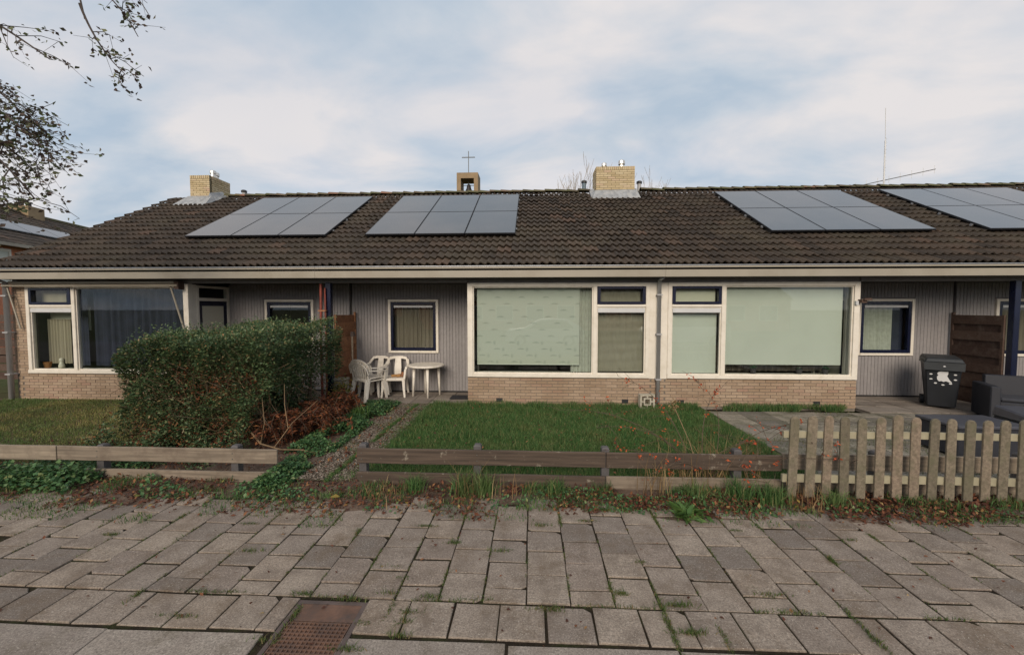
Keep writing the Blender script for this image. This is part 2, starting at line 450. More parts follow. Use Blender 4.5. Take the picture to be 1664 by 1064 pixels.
# soil, sand joints, lawn ground
def soilmat(name, a, b, c, s1=3, s2=30):
    m, nt, bs = newmat(name)
    f = wnoise(nt, s1, 6, 0.6); g = wnoise(nt, s2, 4, 0.7)
    col = ramp(nt.nodes, nt.links, f, [(0.35, a), (0.5, b), (0.68, c)])
    col = mix(nt, 1.0, col, ramp(nt.nodes, nt.links, g, [(0.3, (0.6, 0.6, 0.6)), (0.7, (1.3, 1.3, 1.3))]), 'MULTIPLY')
    nt.links.new(col, bs.inputs['Base Color']); bs.inputs['Roughness'].default_value = 1.0
    bs.inputs['Specular IOR Level'].default_value = 0.1
    bump(nt, bs, g, 0.8, 0.02)
    return m
M_soil = soilmat('garden_soil', (0.085, 0.058, 0.044), (0.125, 0.088, 0.066), (0.17, 0.125, 0.095))
M_bed = soilmat('joint_sand', (0.05, 0.038, 0.028), (0.07, 0.058, 0.038), (0.065, 0.075, 0.03), 4, 60)
M_joint = soilmat('joint_soil', (0.024, 0.019, 0.014), (0.034, 0.027, 0.018), (0.036, 0.042, 0.016), 5, 60)
M_turf = soilmat('turf', (0.045, 0.070, 0.024), (0.060, 0.095, 0.030), (0.10, 0.10, 0.045), 3, 40)
M_turf2 = soilmat('dry_turf', (0.055, 0.070, 0.022), (0.10, 0.10, 0.035), (0.15, 0.125, 0.055), 1.2, 40)
M_gravelbed = soilmat('gravel_bed', (0.07, 0.056, 0.042), (0.10, 0.08, 0.06), (0.09, 0.09, 0.05), 5, 60)
M_land = soilmat('land', (0.05, 0.06, 0.025), (0.06, 0.075, 0.03), (0.08, 0.075, 0.04), 0.2, 3)

M_grass = foliage('grass_blades', [(0.0, (0.036, 0.085, 0.026)), (0.45, (0.066, 0.15, 0.044)), (0.76, (0.10, 0.20, 0.060)), (0.91, (0.17, 0.22, 0.08)), (1.0, (0.34, 0.27, 0.14))], 0.3, patch=(0.155, 0.185, 0.07), pscale=2.4, ppos=(0.48, 0.78))
M_grassdry = foliage('dry_grass_blades', [(0.0, (0.09, 0.14, 0.04)), (0.5, (0.20, 0.21, 0.07)), (1.0, (0.36, 0.29, 0.12))], 0.25, patch=(0.085, 0.155, 0.045), pscale=0.8, ppos=(0.45, 0.6))
M_weed = foliage('weed_blades', [(0.0, (0.05, 0.085, 0.022)), (0.5, (0.085, 0.13, 0.035)), (0.85, (0.13, 0.13, 0.05)), (1.0, (0.22, 0.15, 0.07))], 0.25)
M_hedge = foliage('hedge_leaf', [(0.0, (0.038, 0.070, 0.034)), (0.45, (0.076, 0.128, 0.056)), (0.80, (0.125, 0.18, 0.078)), (0.91, (0.18, 0.19, 0.09)), (1.0, (0.32, 0.19, 0.09))], 0.18, 0.38)
M_ivy = foliage('groundcover_leaf', [(0.0, (0.036, 0.085, 0.036)), (0.5, (0.062, 0.140, 0.052)), (0.9, (0.11, 0.195, 0.072)), (1.0, (0.21, 0.23, 0.09))], 0.2, 0.4)
M_litter = foliage('dead_leaf', [(0.0, (0.050, 0.024, 0.018)), (0.4, (0.105, 0.042, 0.026)), (0.75, (0.17, 0.065, 0.034)), (0.93, (0.24, 0.11, 0.05)), (1.0, (0.34, 0.24, 0.10))], 0.15, 0.7)
M_fern = foliage('dead_fern', [(0.0, (0.055, 0.022, 0.014)), (0.5, (0.13, 0.042, 0.020)), (0.85, (0.21, 0.072, 0.030)), (1.0, (0.28, 0.13, 0.05))], 0.2, 0.7)
M_berry = foliage('orange_leaf', [(0.0, (0.42, 0.065, 0.025)), (1.0, (0.62, 0.15, 0.05))], 0.3, 0.5)
M_tleaf = foliage('tree_leaf', [(0.0, (0.075, 0.055, 0.048)), (0.4, (0.12, 0.085, 0.066)), (0.7, (0.10, 0.13, 0.065)), (1.0, (0.17, 0.175, 0.09))], 0.25, 0.6)
M_yleaf = foliage('yellowing_leaf', [(0.0, (0.07, 0.10, 0.03)), (0.5, (0.20, 0.19, 0.04)), (1.0, (0.36, 0.24, 0.06))], 0.25, 0.5)
M_dand = foliage('rosette_leaf', [(0.0, (0.05, 0.11, 0.03)), (1.0, (0.13, 0.21, 0.06))], 0.2, 0.45)
M_pebble = pieces('pebble', [(0.0, (0.07, 0.056, 0.044)), (0.4, (0.145, 0.115, 0.088)), (0.8, (0.22, 0.18, 0.14)), (1.0, (0.30, 0.26, 0.22))], fine=30, mott=6, bmp=0.0)

# solar cells: dark glass, glossy
def solar():
    m, nt, b = newmat('solar_glass')
    f = wnoise(nt, 2.0, 3)
    nt.links.new(ramp(nt.nodes, nt.links, f, [(0.3, (0.052, 0.056, 0.062)), (0.7, (0.068, 0.070, 0.074))]), b.inputs['Base Color'])
    b.inputs['Roughness'].default_value = 0.06
    b.inputs['IOR'].default_value = 1.95
    return m
M_solar = solar()

# roller blind with rows of faint grey motifs (small hills and boats in staggered rows)
def blind_print():
    m, nt, b = newmat('printed_blind')
    t = nt.nodes.new('ShaderNodeTexCoord'); s = nt.nodes.new('ShaderNodeSeparateXYZ'); nt.links.new(t.outputs['Object'], s.inputs[0])
    def mt(op, a, bb=None, c=None):
        n = nt.nodes.new('ShaderNodeMath'); n.operation = op
        for i, v in enumerate((a, bb, c)):
            if v is None: continue
            if isinstance(v, (int, float)): n.inputs[i].default_value = v
            else: nt.links.new(v, n.inputs[i])
        return n.outputs[0]
    rowh, colw = 0.135, 0.50
    zr = mt('DIVIDE', s.outputs['Z'], rowh)
    row = mt('FLOOR', zr)
    off = mt('FRACT', mt('MULTIPLY', row, 0.37))
    xr = mt('ADD', mt('DIVIDE', s.outputs['X'], colw), off)
    fx = mt('SUBTRACT', mt('FRACT', xr), 0.5); fz = mt('SUBTRACT', mt('FRACT', zr), 0.4)
    ww = mt('MULTIPLY', fx, 4.6)
    hill = mt('SUBTRACT', mt('SUBTRACT', 0.30, mt('MULTIPLY', mt('MULTIPLY', ww, ww), 0.45)), fz)      # dome above
    a1 = mt('MULTIPLY', mt('MINIMUM', mt('MAXIMUM', mt('MULTIPLY', hill, 7.0), 0.0), 1.0), mt('MINIMUM', mt('MAXIMUM', mt('MULTIPLY', mt('ADD', fz, 0.06), 9.0), 0.0), 1.0))
    fade = mt('SUBTRACT', 1.0, mt('MULTIPLY', mt('ABSOLUTE', fz), 1.8))
    nz = wnoise(nt, 22, 4, 0.7)
    k = mt('MULTIPLY', mt('MULTIPLY', a1, fade), mt('MULTIPLY', nz, 0.95))
    tx = mt('DIVIDE', mt('SUBTRACT', fx, 0.26), 0.075); tz = mt('DIVIDE', fz, 0.42)
    tall = mt('MAXIMUM', mt('SUBTRACT', 1.0, mt('ADD', mt('MULTIPLY', tx, tx), mt('MULTIPLY', tz, tz))), 0.0)
    low = mt('LESS_THAN', s.outputs['Z'], 1.35)
    k = mt('ADD', k, mt('MULTIPLY', mt('MULTIPLY', tall, low), mt('MULTIPLY', nz, 0.6)))
    g = ramp(nt.nodes, nt.links, mt('DIVIDE', s.outputs['Z'], 2.5), [(0.30, (0.46, 0.47, 0.40)), (0.45, (0.485, 0.505, 0.46)), (0.8, (0.495, 0.51, 0.47))])
    nt.links.new(mix(nt, k, g, (0.17, 0.21, 0.18)), b.inputs['Base Color'])
    b.inputs['Roughness'].default_value = 0.8
    return m
M_print = blind_print()

# ------------------------------------------------------------------ ground sheets
def struct(name, o):
    o['kind'] = 'structure'
    return o

def sheet(name, poly, z, mat, kind='structure', thick=0.0):
    m = MB()
    m.add([(x, y, z) for x, y in poly], [tuple(range(len(poly)))])
    o = m.build(name, mat)
    if kind: o['kind'] = kind
    return o

def grid_sheet(name, x0, x1, y0, y1, z, amp, n, mat, seed=1):
    r = np.random.default_rng(seed)
    nx = max(2, int((x1 - x0) * n)); ny = max(2, int((y1 - y0) * n))
    xs = np.linspace(x0, x1, nx); ys = np.linspace(y0, y1, ny)
    X, Y = np.meshgrid(xs, ys)
    H = np.zeros_like(X)
    for k in range(14):
        a = r.uniform(0, 6.28); f = r.uniform(1.5, 14); p = r.uniform(0, 6.28)
        H += np.sin((X * math.cos(a) + Y * math.sin(a)) * f + p) / (2 + f * 0.5)
    H *= amp / 0.8
    H[0, :] = H[-1, :] = 0; H[:, 0] = H[:, -1] = 0
    V = np.stack([X.ravel(), Y.ravel(), (z + H).ravel()], 1)
    i = np.arange(nx * ny).reshape(ny, nx)
    F = np.stack([i[:-1, :-1].ravel(), i[:-1, 1:].ravel(), i[1:, 1:].ravel(), i[1:, :-1].ravel()], 1)
    o = put(name, npmesh(name, V, F, mat, smooth=True))
    o['kind'] = 'structure'
    return o

sheet('ground', [(-700, -600), (700, -600), (700, 900), (-700, 900)], -0.10, M_land)
sheet('road', [(-60, -7.0), (60, -7.0), (60, 2.02), (-60, 2.02)], -0.05, M_asph)
pav = sheet('pavement', [(-14, 2.02), (14, 2.02), (14, 4.0), (-14, 4.0)], -0.008, M_joint)
grid_sheet('verge', -14, 14, 3.74, 4.70, -0.006, 0.010, 14, M_soil, 3)
grid_sheet('garden_bed', -14, -1.96, 4.70, 8.30, -0.008, 0.012, 8, M_soil, 4)
grid_sheet('lawn', -2.06, 3.42, 4.70, 8.30, -0.004, 0.010, 8, M_turf, 5)

# ------------------------------------------------------------------ pavement slabs
def slab_mesh(name, sx, sy, mat, chip=None, th=0.06):
    m = MB()
    hx, hy = sx / 2 - 0.0055, sy / 2 - 0.0090
    poly = [(-hx, -hy), (hx, -hy), (hx, hy), (-hx, hy)]
    if chip is not None:
        k, c = chip
        x, y = poly[k]
        a = (x - math.copysign(c, x), y); b = (x, y - math.copysign(c * 0.8, y))
        poly[k:k + 1] = [b, a] if k in (0, 2) else [a, b]
        # keep order counter-clockwise
        cx = sum(p[0] for p in poly) / 5; cy = sum(p[1] for p in poly) / 5
        poly.sort(key=lambda p: math.atan2(p[1] - cy, p[0] - cx))
    b = 0.0035
    n = len(poly)
    top = [(x * (1 - b / hx), y * (1 - b / hy), 0) for x, y in poly]
    mid = [(x, y, -b) for x, y in poly]
    bot = [(x, y, -th) for x, y in poly]
    vs = top + mid + bot
    fs = [tuple(range(n))]
    for a0 in (0, n):
        for i in range(n):
            j = (i + 1) % n
            fs.append((a0 + i, a0 + n + i, a0 + n + j, a0 + j))
    m.add(vs, fs)
    return m.mesh(name, mat)

SL = [slab_mesh('paving_slab', .3, .3, M_slab), slab_mesh('paving_slab', .3, .3, M_slab, (1, .035)), slab_mesh('paving_slab', .3, .3, M_slab, (2, .045)), slab_mesh('paving_slab', .3, .3, M_slab, (0, .03))]
SH = slab_mesh('half_slab', .3, .15, M_slab)
KB = slab_mesh('kerb_stone', 1.0, .25, M_kerb)
def lay(me, x, y, name='paving_slab', par=pav, amp=0.004, tilt=0.55):
    put(name, me, par, (x + random.gauss(0, .0028), y + random.gauss(0, .0028), random.uniform(-amp, amp) * 0.8 + 0.002), (R(random.gauss(0, tilt * 1.5)), R(random.gauss(0, tilt)), R(random.gauss(0, .7))))

X0, YB = -1.234, 2.611
for i in range(-20, 26):
    x = X0 + 0.3 * (i + .5)
    far = abs(x)
    y = YB
    if i % 2:
        lay(SH, x, y + .075, 'half_slab'); y += .15
    k = 0
    while y < 3.92:
        yc = y + .15
        if abs(x) < 1.40 * yc + 0.35:
            lay(random.choices(SL, (4, 1, 1, 1))[0], x, yc)
        y += .3
        k += 1
for k in range(-13, 14):
    x = -0.508 + .302 * (k + .5)
    if -1.66 < x < -1.12 or abs(x) > 4.2: continue
    lay(random.choices(SL, (7, 1, 1, 1))[0], x, YB - .152, tilt=.35)
for k in range(-4, 5):
    lay(KB, k * 1.004 + .36 if k * 1.004 + .36 > -1.0 else k * 1.004 - .12, 2.305 - .135, 'kerb_stone', amp=.003, tilt=.2)
lay(slab_mesh('half_slab', .135, .3, M_slab), -1.647, YB - .152, 'half_slab')

# rusty service cover in the pavement
t = thing('service_cover', 'rusty rectangular cast iron cover with a studded lid set in the pavement', 'manhole cover', (-1.33, 2.3, 0))
cx0, cx1, cy0, cy1 = -1.575, -1.10, 2.035, 2.575
m = MB(); m.box(cx0, cx0 + .03, cy0, cy1, -.05, .004); m.box(cx1 - .03, cx1, cy0, cy1, -.05, .004); m.box(cx0 + .03, cx1 - .03, cy1 - .03, cy1, -.05, .004); m.box(cx0 + .03, cx1 - .03, cy0, cy0 + .03, -.05, .004)
m.build('frame', M_iron, t)
MB().box(cx0 + .032, cx1 - .032, 2.40, cy1 - .032, -.05, .001).build('plain_plate', M_rust, t)
lid = MB().box(cx0 + .032, cx1 - .032, cy0 + .032, 2.396, -.05, -.004).build('lid', M_rust, t)
m = MB()
nx, ny = 14, 11
for a in range(nx + 1):
    x = cx0 + .04 + a * (cx1 - cx0 - .08) / nx
    m.box(x - .004, x + .004, cy0 + .036, 2.392, -.004, .004)
for a in range(ny + 1):
    y = cy0 + .04 + a * (2.388 - cy0 - .04) / ny
    m.box(cx0 + .036, cx1 - .036, y - .004, y + .004, -.0035, .0032)
m.build('lid_grid', M_rust, lid)

# ------------------------------------------------------------------ the terraced houses
YW, YR, YF = 8.25, 9.42, 7.85              # bay front, recessed wall, fascia
SLOPE = R(30); TS = math.tan(SLOPE)
YE, ZE = 7.83, 2.815                       # tile plane at the eaves
YRG = 12.45; ZRG = ZE + (YRG - YE) * TS
GAU = (YRG - YE) / math.cos(SLOPE) / 17.0
ZC = 2.60                                  # ceiling level

def tile_mesh():
    m = MB()
    nseg = 14; ln = GAU * 1.10
    def prof(x):
        u = (x / 0.15) % 1.0
        return 0.046 * (0.5 + 0.5 * math.cos(2 * math.pi * (u - 0.28 + 0.07 * math.sin(2 * math.pi * u)))) ** 1.4
    xs = [0.3 * k / nseg for k in range(nseg + 1)]
    top = [(x, 0, prof(x) + .048) for x in xs]; bot = [(x, 0.006, prof(x) + .020) for x in xs]; up = [(x, ln, prof(x) + .000) for x in xs]
    k = nseg + 1
    fs = []
    for i in range(nseg):
        fs.append((i, i + 1, 2 * k + i + 1, 2 * k + i))
        fs.append((k + i, k + i + 1, i + 1, i))
    fs.append((0, 2 * k, k)); fs.append((nseg, k + nseg, 2 * k + nseg))
    m.add(top + bot + up, fs)
    return m.mesh('tile', M_tile)
TILE = tile_mesh()
TV = np.array([v.co[:] for v in TILE.vertices]); TF = [tuple(p.vertices) for p in TILE.polygons]

def ridge_mesh():
    m = MB(); n = 8
    pa = []; pb = []
    for k in range(n + 1):
        a = math.pi * (0.06 + 0.88 * k / n)
        pa.append((0.0, math.cos(a) * .125, math.sin(a) * .105)); pb.append((0.36, math.cos(a) * .105, math.sin(a) * .085))
    q = [(x, y * .86, z - .022) for x, y, z in pa]
    vs = pa + pb + q; fs = []
    k = n + 1
    for i in range(n):
        fs.append((i, i + 1, k + i + 1, k + i)); fs.append((2 * k + i, 2 * k + i + 1, i + 1, i))
    m.add(vs, fs)
    return m.mesh('ridge_tile', M_ridge, smooth=False)
RIDGE = ridge_mesh()
BR = MB().box(-.105, .105, 0, .09, 0, .052).mesh('brick', M_brick)
BRH = MB().box(-.0475, .0475, 0, .09, 0, .052).mesh('brick', M_brick)
BCH = MB().box(-.105, .105, 0, .09, 0, .052).mesh('brick', M_brickc)
BCHH = MB().box(-.0475, .0475, 0, .09, 0, .052).mesh('brick', M_brickc)
BSOL = MB().box(-.024, .024, 0, .09, 0, .098).mesh('brick', M_brickc)

def wave_sheet(x0, x1, z0, z1, y, amp, nw, seed=0, n=None):
    r = random.Random(seed)
    n = n or int(nw * 8)
    m = MB(); vs = []
    ph = [r.uniform(0, 6.28) for _ in range(3)]
    for k in range(n + 1):
        u = k / n
        x = x0 + (x1 - x0) * u
        yy = y + amp * (math.sin(2 * math.pi * nw * u + ph[0] + 0.9 * math.sin(5 * u + ph[1])) + 0.4 * math.sin(2 * math.pi * nw * 2.3 * u + ph[2]))
        vs.append((x, yy, z0)); vs.append((x, yy, z1))
    m.add(vs, [(2 * k, 2 * k + 2, 2 * k + 3, 2 * k + 1) for k in range(n)])
    return m

PANEL_RECTS = [(-8.12, -4.74), (-3.82, -0.37), (5.20, 8.62), (9.70, 13.12)]

def house(name, label, xb, s, ulen, xl, xr, opts):
    """xb: bay inner edge; s: +1 when the bay runs to +X from there; [xl, xr] the plot"""
    t = thing(name, label, 'house', ((xl + xr) / 2, YW, 0), group='houses of the terrace')
    def U(u): return xb + s * u
    def ub(m, u0, u1, *a):
        return m.box(U(u0), U(u1), *a)
    # --- low brick wall under the bay window
    core = MB(); ub(core, 0.004, ulen - .004, YW + .010, YW + .10, -.06, .565)
    ub(core, 0.006, .10, YW + .1, YW + .20, -.06, .565)
    if opts.get('pier'): ub(core, opts['pier'], ulen - .004, YW + .0065, YW + .12, .565, 2.52)
    wall = core.build('brick_wall', M_mortar, t)
    for c in range(9):
        z = .003 + c * .0625
        u = .105 if c % 2 == 0 else 0.0
        while u < ulen - 0.02:
            lo, hi = max(u - .105, 0), min(u + .105, ulen)
            if hi - lo > .17: put('brick', BR, wall, (U((lo + hi) / 2), YW + random.uniform(-.0015, .0015), z))
            elif hi - lo > .05: put('brick', BRH, wall, (U((lo + hi) / 2), YW, z))
            u += .22
    if opts.get('pier'):
        for c in range(9, 40):
            z = .003 + c * .0625
            if z > 2.46: break
            p0 = opts['pier']
            if c % 2: put('brick', BR, wall, (U(p0 + .11), YW, z)); put('brick', BRH, wall, (U(p0 + .28), YW, z))
            else: put('brick', BRH, wall, (U(p0 + .055), YW, z)); put('brick', BR, wall, (U(p0 + .22), YW, z))
    for u in opts.get('vents', ()):
        v = MB(); ub(v, u - .065, u + .065, YW - .006, YW + .01, .055, .135)
        vo = v.build('air_vent', M_black, wall)
    # --- bay window
    f = MB()
    ub(f, 0, .11, YW - .02, YW + .10, .575, 2.515)                    # jambs
    ub(f, 2.575, 2.655, YW - .02, YW + .10, .65, 2.44)
    ub(f, 3.63, 3.71, YW - .02, YW + .10, .65, 2.44)
    ub(f, .11, 3.71, YW - .02, YW + .10, 2.44, 2.515)
    ub(f, .11, 3.71, YW - .035, YW + .12, .575, .65)                  # sill
    ub(f, 2.655, 3.63, YW - .015, YW + .095, 2.02, 2.075)
    fr = f.build('bay_window', M_white, t, bevel=.006)
    b = MB(); ub(b, .135, 2.55, YW + .005, YW + .012, .665, .69); 
    bead = MB()
    for (a0, a1, z0, z1) in ((.11, 2.575, .65, 2.44), (2.655, 3.63, .65, 2.02)):
        ub(bead, a0, a0 + .022, YW + .012, YW + .05, z0, z1); ub(bead, a1 - .022, a1, YW + .012, YW + .05, z0, z1)
        ub(bead, a0 + .022, a1 - .022, YW + .012, YW + .05, z0, z0 + .022); ub(bead, a0 + .022, a1 - .022, YW + .012, YW + .05, z1 - .022, z1)
    bead.build('glazing_bead', M_white, fr)
    ub(MB(), 0, 1, 0, 1, 0, 1)
    g = MB(); ub(g, .112, 2.573, YW + .055, YW + .059, .652, 2.438); g.build('pane', M_glass, fr)
    g = MB(); ub(g, 2.657, 3.628, YW + .055, YW + .059, .652, 2.018); g.build('pane', M_glass, fr)
    v = MB(); ub(v, 2.668, 3.617, YW - .012, YW + .045, 1.905, 1.995); v.build('vent_grille', M_alu, fr, bevel=.008)
    sa = MB()
    ub(sa, 2.66, 2.72, YW - .028, YW + .06, 2.08, 2.435); ub(sa, 3.565, 3.625, YW - .028, YW + .06, 2.08, 2.435)
    ub(sa, 2.72, 3.565, YW - .028, YW + .06, 2.08, 2.13); ub(sa, 2.72, 3.565, YW - .028, YW + .06, 2.385, 2.435)
    sash = sa.build('sash', M_navy, fr, bevel=.006)
    g = MB(); ub(g, 2.722, 3.563, YW + .02, YW + .024, 2.132, 2.383); g.build('pane', M_glass, fr)
    if 3.71 < ulen - .1 and not opts.get('pier'):
        e = MB(); ub(e, 3.712, ulen, YW - .004, YW + .08, .565, 2.515); e.build('frame_panel', M_white, fr)
    # inner window board
    wb = MB(); ub(wb, .02, 3.70, YW + .125, YW + .36, .60, .645); wb.build('window_board', M_white, fr)
    # --- side of the bay with the front door
    sd = MB(); 
    for (y0, y1) in ((YW + .102, YW + .20),):
        ub(sd, .004, .08, y0, y1, .58, 2.51)
    sd.build('corner_panel', M_white, t)
    df = MB()
    ub(df, 0, .09, YW + .202, YW + .27, .0, 2.50); ub(df, 0, .09, YR - .075, YR - .004, .0, 2.50)
    ub(df, 0, .09, YW + .27, YR - .075, 2.16, 2.23); ub(df, 0, .09, YW + .27, YR - .075, 2.45, 2.50)
    dfr = df.build('door_frame', M_white, t, bevel=.005)
    g = MB(); ub(g, .04, .046, YW + .27, YR - .075, 2.23, 2.45); g.build('pane', M_glass, dfr)
    dd = MB(); y0, y1 = YW + .275, YR - .08
    ub(dd, .02, .06, y0, y0 + .09, .02, 2.155); ub(dd, .02, .06, y1 - .09, y1, .02, 2.155)
    ub(dd, .02, .06, y0 + .09, y1 - .09, 2.05, 2.155); ub(dd, .02, .06, y0 + .09, y1 - .09, .02, .55)
    door = dd.build('door', M_navy, t)
    g = MB(); ub(g, .032, .042, y0 + .09, y1 - .09, .55, 2.05); g.build('frosted_pane', M_blind2, door)
    h = MB(); ub(h, -.05, -.03, y0 + .03, y0 + .15, 1.03, 1.05); ub(h, -.05, .02, y0 + .03, y0 + .05, 1.03, 1.05); h.build('handle', M_zinc, door)
    # --- recessed clad wall with a window
    bk = MB(); w0, w1, z0, z1 = -2.09, -.88, .935, 2.205
    ue = -(abs(opts['party'] - xb)) + .03
    ub(bk, ue, w0 - .002, YR + .014, YR + .06, .0, ZC); ub(bk, w1 + .002, 0.0, YR + .014, YR + .06, .0, ZC)
    ub(bk, w0 - .002, w1 + .002, YR + .014, YR + .06, .0, z0 - .002); ub(bk, w0 - .002, w1 + .002, YR + .014, YR + .06, z1 + .002, ZC)
    cl = bk.build('cladding', M_cladback, t)
    bw = .0735
    full = MB().box(0, bw - .0055, 0, .013, 0, 2.53).mesh('board', M_clad, bevel=.004)
    low = MB().box(0, bw - .0055, 0, .013, 0, z0 - .03).mesh('board', M_clad, bevel=.004)
    top = MB().box(0, bw - .0055, 0, .013, 0, 2.53 - z1 - .0).mesh('board', M_clad, bevel=.004)
    u = ue + .004
    while u < -.01:
        x = min(U(u), U(u + bw))
        if u + bw > w0 and u < w1:
            put('board', low, cl, (x, YR, .03)); put('board', top, cl, (x, YR, z1 + .03))
        else:
            put('board', full, cl, (x, YR, .03))
        u += bw
    pl = MB(); ub(pl, ue, -.002, YR + .002, YR + .013, .0, .028); pl.build('plinth', M_black, cl)
    f = MB()
    ub(f, w0, w0 + .06, YR - .03, YR + .06, z0, z1); ub(f, w1 - .06, w1, YR - .03, YR + .06, z0, z1)
    ub(f, w0 + .06, w1 - .06, YR - .03, YR + .06, z1 - .055, z1); ub(f, w0 + .06, w1 - .06, YR - .045, YR + .06, z0, z0 + .055)
    wi = f.build('window', M_white, t, bevel=.005)
    f = MB(); a0, a1, c0, c1 = w0 + .062, w1 - .062, z0 + .057, z1 - .057
    ub(f, a0, a0 + .065, YR - .022, YR + .05, c0, c1); ub(f, a1 - .065, a1, YR - .022, YR + .05, c0, c1)
    ub(f, a0 + .065, a1 - .065, YR - .022, YR + .05, c1 - .07, c1); ub(f, a0 + .065, a1 - .065, YR - .022, YR + .05, c0, c0 + .07)
    f.build('sash', M_navy, wi, bevel=.006)
    g = MB(); ub(g, a0 + .066, a1 - .066, YR + .012, YR + .016, c0 + .071, c1 - .071); g.build('pane', M_glass, wi)
    v = MB(); ub(v, a0 + .08, a1 - .08, YR - .018, YR + .011, c1 - .135, c1 - .085); v.build('vent_grille', M_alu, wi)
    cu = wave_sheet(U(w1 - .1), U(w0 + .1), z0 + .06, z1 - .05, YR + .14, .022, 9, seed=xb)
    cc = opts.get('curtain', M_curt_brown)
    if cc: cu.build('curtain', cc, wi, smooth=True)
    # --- soffits, fascia, gutter
    so = MB()
    so.box(xl, xr, YF + .03, YW + .3, ZC + .012, ZC + .05)
    a0, a1 = sorted((U(-.0), opts['party']))
    so.box(a0, a1, YW + .302, YR + .1, ZC + .0, ZC + .05)
    so.build('soffit', M_soffit, t)
    bm_ = MB(); ub(bm_, 0, ulen, YW + .01, YW + .10, 2.517, ZC + .01); bm_.box(a0, a1, YW - .02, YW + .10, 2.53, ZC + .01)
    bm_.build('eaves_board', M_soffit, t)
    MB().box(xl, xr - .004, YF, YF + .03, 2.60, 2.805).build('fascia', M_fascia, t)
    gt = MB(); gt.box(xl, xr - .003, YF - .018, YF + .04, 2.815, 2.827); gt.box(xl, xr - .003, YF + .004, YF + .02, 2.805, 2.815)
    gt.build('gutter', M_zinc, t)
    # --- shell: walls, ceiling, room
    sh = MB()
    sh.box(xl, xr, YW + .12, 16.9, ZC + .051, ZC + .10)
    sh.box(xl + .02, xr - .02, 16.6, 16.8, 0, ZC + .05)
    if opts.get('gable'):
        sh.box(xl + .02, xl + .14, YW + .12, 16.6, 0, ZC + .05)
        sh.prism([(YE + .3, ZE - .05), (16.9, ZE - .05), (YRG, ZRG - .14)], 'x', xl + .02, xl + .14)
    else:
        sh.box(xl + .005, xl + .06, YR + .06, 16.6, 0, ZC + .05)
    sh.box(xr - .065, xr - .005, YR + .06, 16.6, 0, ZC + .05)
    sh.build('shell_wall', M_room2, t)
    rm = MB()
    c0, c1 = sorted((U(.10), U(min(ulen, 3.9) - .05)))
    rm.box(c0, c1, 12.0, 12.1, 0, ZC + .05); rm.box(c0, c1, YW + .37, 12.0, .0, .02)
    rm.build('room_wall', opts.get('room', M_room), t)
    # --- roof: deck, tiles, ridge
    dk = MB()
    o = -.03
    dk.add([(xl, YE + .02, ZE + o - .012), (xr, YE + .02, ZE + o - .012), (xr, YRG, ZRG + o), (xl, YRG, ZRG + o), (xr, 2 * YRG - YE, ZE + o), (xl, 2 * YRG - YE, ZE + o),
            (xl, YE + .02, ZE + o - .05), (xr, YE + .02, ZE + o - .05), (xr, YRG, ZRG - .10), (xl, YRG, ZRG - .10), (xr, 2 * YRG - YE, ZE - .08), (xl, 2 * YRG - YE, ZE - .08)],
           [(0, 1, 2, 3), (3, 2, 4, 5), (6, 9, 8, 7), (9, 11, 10, 8), (0, 6, 7, 1), (5, 4, 10, 11), (0, 3, 9, 6), (3, 5, 11, 9), (1, 7, 8, 2), (2, 8, 10, 4)])
    roof = dk.build('roof', M_tile, t)
    cols = int(round((xr - xl) / .3)); cw = (xr - xl) / cols
    rest_v = []; rest_f = []; cnt = 0
    rot = Euler((SLOPE, 0, 0)).to_matrix()
    RM = np.array(rot)
    for r in range(17):
        for c in range(cols):
            x = xl + c * cw
            dist = r * GAU
            y = YE + dist * math.cos(SLOPE); z = ZE + dist * math.sin(SLOPE)
            if opts.get('skip') and any(a < x + .15 < b and lo < y < hi for a, b, lo, hi in opts['skip']): continue
            hid = any(a + .3 < x + .15 < b - .3 and 9.5 < y < 11.5 for a, b in PANEL_RECTS)
            rz = random.gauss(0, .0035)
            dz = random.gauss(0, .003)
            if cnt < 298 and not hid:
                put('tile', TILE, roof, (x, y, z + dz), (SLOPE + random.gauss(0, .008), 0, rz), scale=(cw / .3, 1, 1)); cnt += 1
            else:
                V = TV * np.array([cw / .3, 1, 1])
                c_, s_ = math.cos(rz), math.sin(rz)
                V = V @ RM.T + np.array([x, y, z + dz])
                b0 = len(rest_v) * len(TV)
                rest_v.append(V); rest_f += [tuple(b0 + q for q in f_) for f_ in TF]
    me = bpy.data.meshes.new('upper_tiles'); me.from_pydata(np.concatenate(rest_v).tolist(), [], rest_f); me.materials.append(M_tile)
    o = put('upper_tiles', me, roof); o['kind'] = 'stuff'
    x = xl + .02
    while x < xr - .1:
        if not any(a < x + .17 < b for a, b in opts.get('ridge_skip', ())):
            put('ridge_tile', RIDGE, roof, (x, YRG + random.gauss(0, .006), ZRG + .035 + random.gauss(0, .006)), (R(random.gauss(0, 1.5)), R(random.gauss(1.5, 1.2)), R(random.gauss(0, 1.0))))
        x += .335
    return t, U, fr, wi

